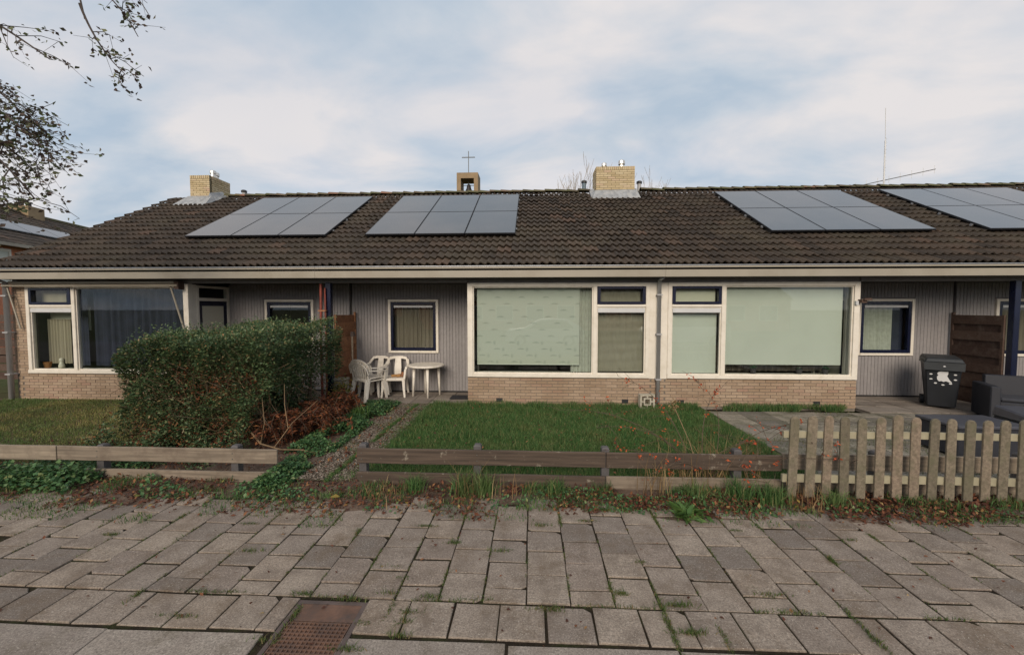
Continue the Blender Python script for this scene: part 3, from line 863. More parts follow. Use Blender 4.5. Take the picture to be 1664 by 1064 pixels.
def chimney(parent, x0, x1, y0, y1, zb, zt, flues, front_cols):
    c = MB().box(x0 + .006, x1 - .006, y0 + .006, y1 - .006, zb - .6, zt - .012).build('chimney', M_mortarc, parent)
    nc = int((zt - .105 - (zb - .1)) / .0625)
    def face(a0, a1, fixed, axis, sgn, rows, off):
        Ln = a1 - a0
        n = max(1, int(round(Ln / .22))); st = Ln / n
        for r in range(rows):
            z = zt - .11 - (r + 1) * .0625 + .005
            k = 0.0 if (r + off) % 2 else .5
            u = k
            lst = []
            if k == .5: lst = [((i + .5) * st, 1) for i in range(n)]
            else: lst = [(st * .25, 0)] + [((i + 1) * st, 1) for i in range(n - 1)] + [(Ln - st * .25, 0)]
            for a, fullb in lst:
                me = BCH if fullb else BCHH
                sc = ((st - .012) / .21, 1, 1) if fullb else ((st * .5 - .012) / .095, 1, 1)
                if axis == 'y': put('brick', me, c, (a0 + a, fixed, z), scale=sc)
                else: put('brick', me, c, (fixed, a0 + a, z), (0, 0, R(90) * sgn), scale=sc)
        ns = int(Ln / .058)
        for i in range(ns):
            a = (i + .5) * Ln / ns
            if axis == 'y': put('brick', BSOL, c, (a0 + a, fixed - .002, zt - .105))
            else: put('brick', BSOL, c, (fixed + .002 * sgn, a0 + a, zt - .105), (0, 0, R(90) * sgn))
    face(x0, x1, y0, 'y', 1, nc, 0)
    face(y0 + .095, y1, x1, 'x', 1, nc, 1)
    face(y0 + .095, y1, x0, 'x', -1, nc, 1)
    for (fx, fy, r, h) in flues:
        m = MB(); m.lathe([(r, -.02), (r, h * .55), (r * 1.02, h * .56)], (fx, fy, zt), 12)
        fo = m.build('flue', M_steel, c, smooth=False)
        m = MB(); m.lathe([(r * 1.25, h * .66), (r * 1.25, h), (r * 1.1, h + .02)], (fx, fy, zt), 12); m.lathe([(r * .8, h * .5), (r * .8, h * .7)], (fx, fy, zt), 8)
        m.build('cowl', M_steel, fo)
    return c

A, UA, frA, wiA = house('terraced_house', 'end house of the terrace with an awning over a dark curtained window', -7.33, -1, 4.02, -11.38, -4.33,
    dict(party=-4.33, pier=3.712, gable=True, room=M_room2, curtain=None, skip=[(-10.75, -9.7, 11.75, 13)], ridge_skip=[(-12.0, -9.55)], vents=()))
B, UB, frB, wiB = house('terraced_house', 'middle house with garden chairs and a printed roller blind', -1.33, 1, 3.89, -4.33, 2.56,
    dict(party=-4.33, vents=(.66, 3.24), skip=[(1.75, 3.1, 11.85, 13)], ridge_skip=[(1.65, 3.2)]))
C, UC, frC, wiC = house('terraced_house', 'house right of the downpipe with plain pale green blinds', 6.45, -1, 3.888, 2.56, 9.40,
    dict(party=9.40, vents=(.75, 3.42), curtain=None, skip=[(1.75, 3.1, 11.85, 13)], ridge_skip=[(1.65, 3.2)]))
D, UD, frD, wiD = house('terraced_house', 'house at the far right edge beyond the navy post', 12.35, 1, 3.89, 9.40, 16.3,
    dict(party=9.40))

# chimneys and roof vents
chA = chimney(A, -10.49, -9.86, 12.0, 12.85, 5.45, 6.07, [(-10.12, 12.6, .07, .24), (-9.98, 12.3, .07, .20)], 3)
m = MB()
m.hexa([(-10.75, 11.63, 5.065), (-9.72, 11.63, 5.065), (-9.72, 12.02, 5.29), (-10.75, 12.02, 5.29)], [(-10.75, 11.63, 5.085), (-9.72, 11.63, 5.085), (-9.80, 12.0, 5.44), (-10.55, 12.0, 5.44)])
m.hexa([(-9.852, 11.8, 5.16), (-9.72, 11.8, 5.16), (-9.72, 12.5, 5.54), (-9.852, 12.5, 5.54)], [(-9.852, 11.98, 5.52), (-9.80, 11.98, 5.40), (-9.80, 12.5, 5.64), (-9.852, 12.5, 5.70)])
m.build('flashing', M_lead, chA)
chB = chimney(B, 1.86, 2.98, 12.0, 12.65, 5.5, 6.12, [(2.16, 12.4, .065, .20), (2.68, 12.4, .08, .27)], 5)
m = MB()
m.hexa([(1.74, 11.80, 5.15), (3.10, 11.80, 5.15), (3.10, 12.0, 5.26), (1.74, 12.0, 5.26)], [(1.74, 11.80, 5.175), (3.10, 11.80, 5.175), (2.99, 11.99, 5.44), (1.85, 11.99, 5.44)])
for a, b in ((1.72, 1.855), (2.985, 3.12)):
    m.hexa([(a, 11.98, 5.22), (b, 11.98, 5.22), (b, 12.4, 5.46), (a, 12.4, 5.46)], [(a + .0, 11.98, 5.27), (b, 11.98, 5.36 if b < 2.5 else 5.27), (b, 12.4, 5.60), (a, 12.4, 5.56)])
m.build('flashing', M_lead, chB)
for hh, x, y, h, mt in ((A, -9.30, 12.72, .28, M_pvc), (B, 1.60, 12.68, .40, M_vent), (C, 3.28, 12.68, .36, M_pvc)):
    m = MB(); m.lathe([(.075, -.3), (.06, h), ], (x, y, ZRG), 10)
    vp = m.build('vent_pipe', mt, hh)
    m = MB(); m.lathe([(.085, h - .03), (.085, h + .03), (.05, h + .05)], (x, y, ZRG), 10); m.build('vent_cap', M_black, vp)

# red patch of a replaced tile edge and a fallen twig on the roof are left to the tile material

# --- details of house A: awning, curtains, sill objects
aw = MB().box(-11.25, -7.50, YW - .15, YW - .03, 2.515, 2.575).build('awning', M_fascia, A, bevel=.01)
MB().tube([(-11.35, YW - .17, 2.475), (-7.42, YW - .17, 2.475)], .022, 8).build('front_bar', M_fascia, aw)
MB().tube([(-11.30, YW - .12, 2.47), (-11.12, YW - .06, 1.55)], .018, 6).build('arm', M_fascia, aw)
MB().tube([(-7.62, YW - .12, 2.47), (-7.40, YW - .05, 1.50)], .018, 6).build('arm', M_fascia, aw)
MB().box(-7.50, -7.40, YW - .17, YW - .022, 2.40, 2.57).build('end_bracket', M_screend, aw)
wave_sheet(UA(2.57), UA(.12), .70, 2.45, YW + .32, .035, 13, 3).build('curtain', M_curt_navy, frA, smooth=True)
wave_sheet(UA(3.62), UA(3.05), .75, 1.75, YW + .30, .02, 7, 5).build('curtain', M_curt_beige, frA, smooth=True)
wave_sheet(UA(3.05), UA(2.66), .70, 2.45, YW + .33, .02, 3, 6).build('curtain', M_curt_navy, frA, smooth=True)
MB().box(UA(3.60), UA(3.02), YW + .2, YW + .205, 2.09, 2.42).build('upper_curtain', M_curt_beige, frA)
MB().box(UA(3.62), UA(2.66), YW + .36, YW + .37, 1.50, 2.02).build('lower_blind', M_blind2, frA)

# --- details of house B: roller blind, lace, venetian blind
m = MB(); m.box(-1.15, .99, YW + .15, YW + .154, .825, 2.43); m.build('roller_blind', M_print, frB)
MB().tube([(-1.15, YW + .152, .82), (.99, YW + .152, .82)], .012, 6).build('blind_weight', M_blind, frB)
wave_sheet(.82, 1.24, .66, 2.44, YW + .22, .018, 5, 11).build('lace_curtain', M_lace, frB, smooth=True)
wave_sheet(1.30, 2.34, .66, 2.46, YW + .34, .035, 7, 12).build('curtain', M_curt_brown, frB, smooth=True)
def venetian(x0, x1, z0, z1, y, par):
    m = MB(); z = z1
    while z > z0:
        m.add([(x0, y - .010, z - .006), (x1, y - .010, z - .006), (x1, y + .010, z + .006), (x0, y + .010, z + .006)], [(0, 1, 2, 3)])
        z -= .0235
    o = m.build('venetian_blind', M_vene, par); o['kind'] = 'stuff'
venetian(1.335, 2.29, .70, 1.90, YW + .14, frB)
venetian(1.40, 2.22, 2.12, 2.40, YW + .12, frB)
MB().box(-1.0, .6, YW + .9, YW + 1.5, .0, .72).build('room_cabinet', M_black, B)

# --- details of house C: plain blinds
MB().box(3.93, 6.24, YW + .15, YW + .154, .845, 2.43).build('roller_blind', M_blind, frC)
MB().box(2.83, 3.77, YW + .15, YW + .154, .665, 1.91).build('roller_blind', M_blind, frC)
MB().box(2.89, 3.72, YW + .12, YW + .124, 2.12, 2.40).build('roller_blind', M_blind2, frC)
wave_sheet(3.93, 6.2, .66, 1.2, YW + .55, .03, 16, 21).build('net_curtain', M_curt_brown, frC, smooth=True)
x0, x1 = sorted((UC(-.97), UC(-1.72)))
wave_sheet(x0, x1, 1.0, 2.15, YR + .13, .02, 6, 22).build('curtain', M_lace, wiC, smooth=True)
MB().box(x1 + .0, x1 + .28, YR + .16, YR + .17, 1.0, 2.15).build('curtain', M_curt_navy, wiC)
b1 = MB().box(6.40, 6.50, YW - .12, YW - .024, 2.10, 2.17)
b1.box(6.42, 6.56, YW - .16, YW - .12, 2.15, 2.19)
b1.build('wall_bracket', M_screend, C)
m = MB(); m.box(6.34, 6.39, YW - .06, YW - .022, 2.06, 2.14); m.build('bracket_plate', M_alu, C)

# downpipes
def downpipe(parent, x, y, z0, z1, r=.04):
    m = MB(); m.tube([(x, YF + .1, z1), (x, y, z1 - .05), (x, y, z0)], r, 10)
    dp = m.build('downpipe', M_pvc, parent, smooth=True)
    for z in (.55, 1.46, 2.25):
        MB().box(x - r - .012, x + r + .012, y - r - .006, YW - .001, z, z + .028).build('pipe_clip', M_pvc, dp)
downpipe(B, 2.545, YW - .075, .10, 2.60)
downpipe(A, -11.36, YW - .10, .0, 2.60, .05)

# posts between the recesses
for hh, x, mt in ((A, -4.27, M_navy), (C, 9.36, M_navy)):
    MB().box(x - .055, x + .055, YW - .03, YW + .08, 0, 2.53).build('porch_post', mt, hh, bevel=.006)
t = thing('red_poles', 'pair of weathered red poles tied upright to the navy porch post', 'poles', (-4.38, 8.15, 0))
MB().tube([(-4.40, 8.17, .02), (-4.395, 8.15, 1.3), (-4.385, 8.17, 2.5)], .026, 8).build('pole', M_red, t)
MB().tube([(-4.315, 8.19, .02), (-4.30, 8.18, 1.5), (-4.31, 8.19, 2.42)], .018, 8).build('pole', M_red, t)
MB().box(-4.44, -4.28, 8.135, 8.212, 1.93, 1.96).build('tie', M_seatblk, t)

# timber screens between the recesses
def screen(x, y0, y1, h, mat, label, name='wooden_screen'):
    t = thing(name, label, 'fence panel', (x, (y0 + y1) / 2, 0))
    for y in (y0, y1 - .045):
        MB().box(x - .022, x + .022, y, y + .045, 0, h + (.05 if y > y0 else 0)).build('stile', mat, t)
    n = 11; hh = (h - .04) / n
    for k in range(n):
        z = .02 + k * hh
        c_ = x + (.016 if k % 2 else -.016); e_ = random.uniform(-.006, .006)
        m = MB(); m.hexa([(c_ - .008, y0 + .046, z - .012), (c_ + .008, y0 + .046, z - .012), (c_ + .008, y1 - .046, z - .012 + e_), (c_ - .008, y1 - .046, z - .012 + e_)],
                         [(c_ - .008, y0 + .046, z + hh + .01), (c_ + .008, y0 + .046, z + hh + .01), (c_ + .008, y1 - .046, z + hh + .01 + e_), (c_ - .008, y1 - .046, z + hh + .01 + e_)])
        m.build('slat', mat, t)
    return t
screen(-4.20, 8.36, 9.36, 1.86, M_screen, 'reddish brown slatted timber screen behind the stacked white chairs')
screen(9.30, 8.36, 9.36, 1.86, M_screend, 'dark brown slatted timber screen behind the wheelie bin')

# terraces
def slabs(name, x0, x1, y0, y1, sx, sy, mat, nm, z=0.004, keep=None):
    base = sheet(name, [(x0, y0), (x1, y0), (x1, y1), (x0, y1)], -.012 + z - .004, M_bed)
    nx = int(round((x1 - x0) / sx)); ny = int(round((y1 - y0) / sy))
    sx = (x1 - x0) / nx; sy = (y1 - y0) / ny
    me = slab_mesh(nm, sx, sy, mat)
    for i in range(nx):
        for j in range(ny):
            x, y = x0 + (i + .5) * sx, y0 + (j + .5) * sy
            if keep and not keep(x, y): continue
            put(nm, me, base, (x, y, z + random.uniform(-.004, .004)), (R(random.gauss(0, .4)), R(random.gauss(0, .4)), R(random.gauss(0, .4))))
    return base
slabs('terrace', -4.15, -1.37, 8.22, 9.40, .4, .4, M_terr, 'terrace_slab')
slabs('terrace', 6.50, 10.4, 7.95, 9.40, .5, .48, M_terr, 'terrace_slab')
slabs('terrace', -7.30, -4.40, 8.35, 9.40, .4, .4, M_terr, 'terrace_slab')
slabs('patio', 3.42, 9.6, 4.72, 7.90, .5, .3, M_patio, 'patio_slab')

# ------------------------------------------------------------------ solar arrays on the roof
def solar_array(x0, x1, label):
    off = .13
    def P(x, y, n):           # y horizontal position, n height above the tile plane
        return (x, y - n * math.sin(SLOPE), ZE + (y - YE) * TS + n * math.cos(SLOPE))
    y0, y1 = 9.07 + .065, 11.93 + .065
    t = thing('solar_array', label, 'solar panels', ((x0 + x1) / 2, y0, ZE + (y0 - YE) * TS), group='solar arrays on the terrace roof')
    w3 = (x1 - x0) / 3; yh = (y1 - y0) / 2
    for j in range(2):
        for i in range(3):
            a, b = x0 + i * w3 + .008, x0 + (i + 1) * w3 - .008
            c, dd = y0 + j * yh + .007, y0 + (j + 1) * yh - .007
            m = MB(); m.hexa([P(a, c, off - .035), P(b, c, off - .035), P(b, dd, off - .035), P(a, dd, off - .035)], [P(a, c, off), P(b, c, off), P(b, dd, off), P(a, dd, off)])
            f = m.build('panel', M_pframe, t)
            e = .012
            m = MB(); m.hexa([P(a + e, c + e, off - .002), P(b - e, c + e, off - .002), P(b - e, dd - e, off - .002), P(a + e, dd - e, off - .002)], [P(a + e, c + e, off + .0025), P(b - e, c + e, off + .0025), P(b - e, dd - e, off + .0025), P(a + e, dd - e, off + .0025)])
            m.build('cell_glass', M_solar, f)
    for j in range(4):
        y = y0 + (.25 + .5 * j) * yh
        m = MB(); m.hexa([P(x0 - .02, y - .02, .05), P(x1 + .02, y - .02, .05), P(x1 + .02, y + .02, .05), P(x0 - .02, y + .02, .05)], [P(x0 - .02, y - .02, off - .037), P(x1 + .02, y - .02, off - .037), P(x1 + .02, y + .02, off - .037), P(x0 - .02, y + .02, off - .037)])
        m.build('mounting_rail', M_zinc, t)
    return t
LB = ['six dark solar panels nearest the end chimney', 'six dark solar panels in front of the bell tower', 'six dark solar panels just right of the middle chimney', 'six dark solar panels at the right edge of the roof below the antenna']
for (a, b), l in zip(PANEL_RECTS, LB): solar_array(a, b, l)

#PART2
# ------------------------------------------------------------------ background: neighbour house, belfry, mast, bare tree
t = thing('neighbour_house', 'orange brick two storey house with dark tiled roof seen past the left gable', 'house', (-26, 20, 0), R(15))
nb = MB().box(-6.0, 1.6, -16, 14, 0, 4.95)
nb.prism([(-6.0, 4.95), (1.6, 4.95), (-2.2, 7.15)], 'y', -16, 14)
wl = nb.build('wall', M_redbrick, t, local=True)
def nroof(x, n): return 4.95 + (1.9 - x) * (2.35 / 4.1) + n
m = MB(); m.hexa([(-2.2, -16.3, nroof(-2.2, -.08)), (2.0, -16.3, nroof(2.0, -.08)), (2.0, 14.3, nroof(2.0, -.08)), (-2.2, 14.3, nroof(-2.2, -.08))], [(-2.2, -16.3, nroof(-2.2, .0)), (2.0, -16.3, nroof(2.0, .0)), (2.0, 14.3, nroof(2.0, .0)), (-2.2, 14.3, nroof(-2.2, .0))])
m.hexa([(-6.4, -16.3, nroof(2.0, -.08)), (-2.2, -16.3, nroof(-2.2, -.08)), (-2.2, 14.3, nroof(-2.2, -.08)), (-6.4, 14.3, nroof(2.0, -.08))], [(-6.4, -16.3, nroof(2.0, 0)), (-2.2, -16.3, nroof(-2.2, 0)), (-2.2, 14.3, nroof(-2.2, 0)), (-6.4, 14.3, nroof(2.0, 0))])
rf = m.build('roof', M_tile, t, local=True)
m = MB()
ang = math.atan(2.35 / 4.1)
for r in range(13):
    x = 2.05 - r * .325
    zz = nroof(x, .0)
    for c in range(102):
        y = -16.2 + c * .3
        j = random.uniform(-.01, .01)
        m.add([(x, y, zz + .045 + j), (x, y + .15, zz + .075 + j), (x, y + .3, zz + .045 + j), (x - .36, y, nroof(x - .36, .02)), (x - .36, y + .15, nroof(x - .36, .045)), (x - .36, y + .3, nroof(x - .36, .02)), (x, y, zz), (x, y + .15, zz + .02), (x, y + .3, zz)],
              [(0, 1, 4, 3), (1, 2, 5, 4), (6, 7, 1, 0), (7, 8, 2, 1)])
o = m.build('tiles', M_tile, rf, local=True); o['kind'] = 'stuff'
m = MB(); m.tube([(-2.2, -16.3, nroof(-2.2, .03)), (-2.2, 14.3, nroof(-2.2, .03))], .13, 8); m.build('ridge', M_ridge, rf, local=True)
MB().box(1.98, 2.10, -16.3, 14.3, 4.76, 4.90).build('gutter', M_fascia, t, local=True)
for y in (-9, -5, -1.6, 2.4, 6.4):
    wn = MB(); wn.box(1.6, 1.66, y, y + 1.6, 3.1, 3.18); wn.box(1.6, 1.66, y, y + 1.6, 4.55, 4.66); wn.box(1.6, 1.66, y, y + .09, 3.18, 4.55); wn.box(1.6, 1.66, y + 1.51, y + 1.6, 3.18, 4.55); wn.box(1.6, 1.65, y + .76, y + .84, 3.18, 4.55)
    wo = wn.build('window', M_white, t, local=True)
    MB().box(1.6, 1.62, y + .09, y + 1.51, 3.18, 4.55).build('pane', M_blind, wo, local=True)
ch = MB().box(-2.7, -1.75, 1.9, 2.9, 6.6, 7.75).build('chimney', M_belfry, t, local=True)
for y in (2.15, 2.6):
    m = MB(); m.lathe([(.11, 0), (.11, .25), (.16, .27), (.16, .33)], (-2.25, y, 7.75), 8); m.build('flue', M_bell, ch, local=True)
for (y0, n, xa) in ((-4.6, 4, .75), (-7.6, 3, -1.0)):
    for k in range(n):
        y = y0 + k * 1.72
        m = MB(); m.hexa([(xa - 1.0, y, nroof(xa - 1.0, .12)), (xa, y, nroof(xa, .12)), (xa, y + 1.68, nroof(xa, .12)), (xa - 1.0, y + 1.68, nroof(xa - 1.0, .12))], [(xa - 1.0, y, nroof(xa - 1.0, .16)), (xa, y, nroof(xa, .16)), (xa, y + 1.68, nroof(xa, .16)), (xa - 1.0, y + 1.68, nroof(xa - 1.0, .16))])
        m.build('solar_panel', M_solar, rf, local=True)

t = thing('bell_tower', 'concrete bell tower with a slim cross on top rising behind the ridge', 'bell tower', (-3.51, 22.5, 0))
bx0, bx1 = -4.10, -2.94
m = MB(); m.box(bx0, bx0 + .22, 22, 23.0, 0, 9.06); m.box(bx1 - .22, bx1, 22, 23.0, 0, 9.06); m.box(bx0, bx1, 22, 23.0, 9.06, 9.36); m.box(bx0 + .22, bx1 - .22, 22.02, 22.98, 0, 6.6)
m.build('tower_frame', M_belfry, t)
m = MB(); m.lathe([(.22, 8.42), (.20, 8.46), (.13, 8.62), (.10, 8.80), (.03, 8.86)], (-3.50, 22.4, 0), 14); m.build('bell', M_bell, t, smooth=True)
m = MB(); m.tube([(-3.86, 22.4, 8.78), (-3.18, 22.4, 8.78)], .018, 6); m.tube([(-3.50, 22.4, 8.8), (-3.50, 22.4, 9.05)], .02, 6); m.build('bell_yoke', M_iron2, t)
cr = MB().box(-3.512, -3.478, 22.3, 22.335, 9.36, 10.62).build('cross', M_iron2, t)
MB().box(-3.86, -3.513, 22.301, 22.333, 10.26, 10.30).build('cross_arm', M_iron2, cr); MB().box(-3.477, -3.14, 22.301, 22.333, 10.26, 10.30).build('cross_arm', M_iron2, cr)

t = thing('radio_mast', 'thin white radio mast with a tilted boom aerial behind the right roof', 'antenna', (19.8, 24, 0))
m = MB(); m.tube([(19.85, 24, 0), (19.8, 24, 11.4)], .035, 6)
for k in range(36):
    z = 8 + k * .1
    m.tube([(19.76 + .12 * (k % 2), 24, z), (19.88 - .12 * (k % 2), 24, z + .1)], .008, 4)
m.build('mast', M_mast, t)
m = MB(); m.tube([(19.8, 24, 11.4), (19.74, 24, 13.2)], .015, 5); m.build('whip', M_mast, t)
bo = MB().tube([(18.2, 24.05, 8.87), (22.6, 24.05, 9.80)], .022, 5).build('boom', M_iron2, t)
for k in range(8):
    u = k / 7; x = 18.3 + 4.25 * u; z = 8.89 + .9 * u
    MB().tube([(x, 24.05, z - .22), (x, 24.05, z + .22)], .012, 4).build('boom_element', M_mast, bo)

def grow(m, p, d, ln, r, depth, rs, droop=0.0, tips=None, split=(2, 3), spread=.5, up=.15):
    pts = [Vector(p)]; rad = [r]
    n = 4
    dd = Vector(d).normalized()
    for k in range(n):
        dd = (dd + Vector((rs.gauss(0, .10), rs.gauss(0, .10), rs.gauss(0, .08) + up * .3 - droop))).normalized()
        pts.append(pts[-1] + dd * ln / n); rad.append(r * (1 - .5 * (k + 1) / n))
    m.tube(pts, [max(q, .008) for q in rad], 5 if r > .02 else 3, cap=False)
    if depth == 0:
        if tips is not None: tips.append((pts[-1], dd)); tips.append((pts[-2], dd))
        return
    for k in range(rs.randint(*split)):
        a = (dd + Vector((rs.gauss(0, spread), rs.gauss(0, spread), rs.gauss(0, spread * .7) + up))).normalized()
        i = rs.randint(2, n)
        grow(m, pts[i], a, ln * rs.uniform(.6, .85), rad[i] * .75, depth - 1, rs, droop, tips, split, spread, up)

for (x, y, h, lab, sd) in ((2.9, 25.5, 10.3, 'bare winter tree showing left of the middle chimney', 3), (6.9, 26, 9.9, 'bare winter tree showing right of the middle chimney', 5)):
    t = thing('bare_tree', lab, 'tree', (x, y, 0), group='bare trees behind the terrace')
    rs = random.Random(sd)
    m = MB(); m.tube([(x, y, 0), (x + .1, y, h * .32), (x, y, h * .5)], [.16, .13, .10], 8); m.build('trunk', M_bark, t)
    m = MB()
    for k in range(8):
        a = k * .785 + rs.uniform(-.3, .3)
        grow(m, (x, y, h * (.42 + .01 * k)), (math.cos(a) * .55, math.sin(a) * .55, 1), h * .21, .045, 4, rs, 0, None, (2, 3), .38, .35)
    o = m.build('crown', M_twigfar, t); 

# buildings and parked cars on the camera's own side of the street (they show only as reflections)
for k, lab in enumerate(('brown brick row house across the street, reflected at the left', 'brown brick row house across the street, reflected in the middle', 'brown brick row house across the street, reflected at the right')):
    x = -22 + k * 15
    t = thing('opposite_house', lab, 'house', (x + 7.4, -20, 0), group='houses across the street')
    MB().box(x, x + 14.8, -28, -20, 0, 2.8).build('wall', M_redbrick, t)
    m = MB(); m.prism([(-28.4, 2.75), (-19.6, 2.75), (-24, 5.3)], 'x', x, x + 14.8); m.build('roof', M_tile, t)
    for j in range(5):
        for z in (.9,):
            a = x + .9 + j * 2.8
            w_ = MB().box(a, a + 1.6, -20.0, -19.95, z, z + 1.4).build('window', M_white, t)
            MB().box(a + .08, a + 1.52, -19.95, -19.94, z + .08, z + 1.32).build('pane', M_navy, w_)
M_carw = plain('white_car_paint', (0.72, 0.72, 0.72), 0.25, 0.02)
M_card = plain('car_window', (0.02, 0.022, 0.025), 0.1)
def car(x, y, label, prof, glass, wid=1.72):
    t = thing('parked_car', label, 'car', (x, y, 0), group='cars parked across the street')
    xs = [q[0] for q in prof]
    m = MB(); m.prism([(x + a, b) for a, b in prof], 'y', y - wid / 2, y + wid / 2); m.build('body', M_carw, t, bevel=.04)
    for sgn in (-1, 1):
        yy = y + sgn * (wid / 2)
        m = MB(); m.prism([(x + a, b) for a, b in glass], 'y', yy - .012, yy + .012); m.build('side_window', M_card, t)
        for wx in (x + .8, x + max(xs) - .8):
            m = MB(); m.tube([(wx, yy - .11, .31), (wx, yy + .03, .31)], .31, 18); wh = m.build('wheel', M_black, t)
            m = MB(); m.tube([(wx, yy + .031 * sgn, .31), (wx, yy + .04 * sgn, .31)], .19, 14); m.build('rim', M_zinc, wh)
car(-1.4, -5.2, 'white hatchback parked across the street, mirrored in the printed blind window',
    [(0, .25), (0, .72), (.15, .86), (1.0, .95), (1.75, 1.40), (2.4, 1.47), (3.3, 1.42), (4.0, 1.02), (4.1, .9), (4.12, .25)], [(1.2, .93), (1.82, 1.33), (2.4, 1.39), (3.2, 1.34), (3.6, .98)])
car(5.9, -5.2, 'white van-like car parked across the street, mirrored in the plain blind window',
    [(0, .25), (0, .8), (.15, .98), (.9, 1.05), (1.45, 1.62), (2.4, 1.70), (3.9, 1.66), (4.25, 1.1), (4.3, .25)], [(1.05, 1.05), (1.52, 1.55), (2.4, 1.61), (3.8, 1.57), (4.05, 1.08)])

# left boundary fence beyond the gable
t = thing('board_fence', 'dark horizontal board fence beside the left gable', 'fence', (-13.2, 10.0, 0))
for k in range(8):
    MB().box(-14.6, -11.75, 10.0, 10.025, .1 + k * .22, .1 + k * .22 + .19).build('fence_board', M_screend, t)
for x in (-14.6, -13.2, -11.8):
    MB().box(x, x + .08, 10.026, 10.10, 0, 1.9).build('fence_post', M_screend, t)

# ------------------------------------------------------------------ rail fences and picket fence
def rail(m, x0, x1, y, z0, z1, th=.028, sag=0.0, seed=0):
    r = random.Random(seed)
    n = max(2, int((x1 - x0) / .35))
    pts = []
    vs = []
    for k in range(n + 1):
        u = k / n; x = x0 + (x1 - x0) * u
        dz = sag * math.sin(math.pi * u) + r.uniform(-.003, .003); dy = r.uniform(-.002, .002)
        vs.append((x, y + dy, (z0 + z1) / 2 + dz))
    m.bar(vs, (0, 0, (z1 - z0) / 2), (0, th / 2, 0))
    return m
def fence(label, posts, rails, loc):
    t = thing('rail_fence', label, 'fence', loc)
    for x, ht in posts:
        m = MB(); m.box(x - .042, x + .042, 4.425, 4.51, -.05, ht - .018); m.hexa([(x - .042, 4.425, ht - .018), (x + .042, 4.425, ht - .018), (x + .042, 4.51, ht - .018), (x - .042, 4.51, ht - .018)], [(x - .03, 4.437, ht), (x + .03, 4.437, ht), (x + .03, 4.498, ht), (x - .03, 4.498, ht)])
        m.build('post', M_post_rub, t)
    for i, (x0, x1, z0, z1, mt) in enumerate(rails):
        m = MB(); rail(m, x0, x1, 4.408, z0, z1, .03, 0, i)
        ro = m.build('rail', mt, t, bevel=.004)
        for px_, _ in posts:
            if x0 + .02 < px_ < x1 - .02:
                for q in (.3, .7):
                    b = MB(); b.lathe([(.007, 0), (.006, .004)], (0, 0, 0), 6)
                    put('bolt', b.mesh('bolt', M_iron2), ro, (px_, 4.392, z0 + (z1 - z0) * q), (R(90), 0, 0))
    return t
fence('low two-rail fence of weathered dark boards in front of the lawn', [(-1.93, .445), (-.61, .455), (.82, .45), (2.25, .45), (3.72, .45), (5.2, .45)],
      [(-1.985, .815, .235, .405, M_wood_grey), (.825, 2.70, .235, .405, M_wood_grey), (2.71, 5.9, .255, .425, M_wood_pink), (-1.985, .815, -.03, .135, M_wood_grey), (.825, 2.70, -.03, .14, M_wood_pale), (2.71, 5.9, .0, .16, M_wood_pink)], (2, 4.42, 0))
fence('low two-rail fence of pale bleached boards left of the gravel path', [(-3.45, .40), (-5.1, .38), (-6.9, .38), (-8.7, .38)],
      [(-5.6, -2.92, .205, .37, M_wood_pale), (-8.8, -5.61, .20, .37, M_wood_pink), (-5.6, -2.95, -.06, .105, M_wood_pale), (-8.8, -5.61, -.06, .10, M_wood_pale)], (-5.5, 4.42, 0))

t = thing('picket_fence', 'weathered round-topped picket fence standing in front of the rails at the right', 'fence', (4.2, 4.27, 0))
for k in range(17):
    x = 2.715 + k * .1745 + random.gauss(0, .004)
    hw = .0465 + random.gauss(0, .0015); zt = .895 - .0025 * k + random.gauss(0, .010); zb = .02
    tilt = random.gauss(0, .008)
    poly = [(x - hw, zb), (x + hw, zb)]
    for q in range(7):
        a = math.pi * q / 6
        poly.append((x + tilt + hw * math.cos(a), zt - hw + hw * math.sin(a)))
    m = MB(); m.prism(poly, 'y', 4.245 + random.uniform(-.004, .004), 4.266); m.build('picket', M_picket, t, bevel=.003)
for z0, z1, mt in ((.645, .715, M_prail), (.175, .255, M_prail)):
    m = MB(); rail(m, 2.63, 5.7, 4.283, z0, z1, .028, 0, 4); m.build('picket_rail', mt, t)

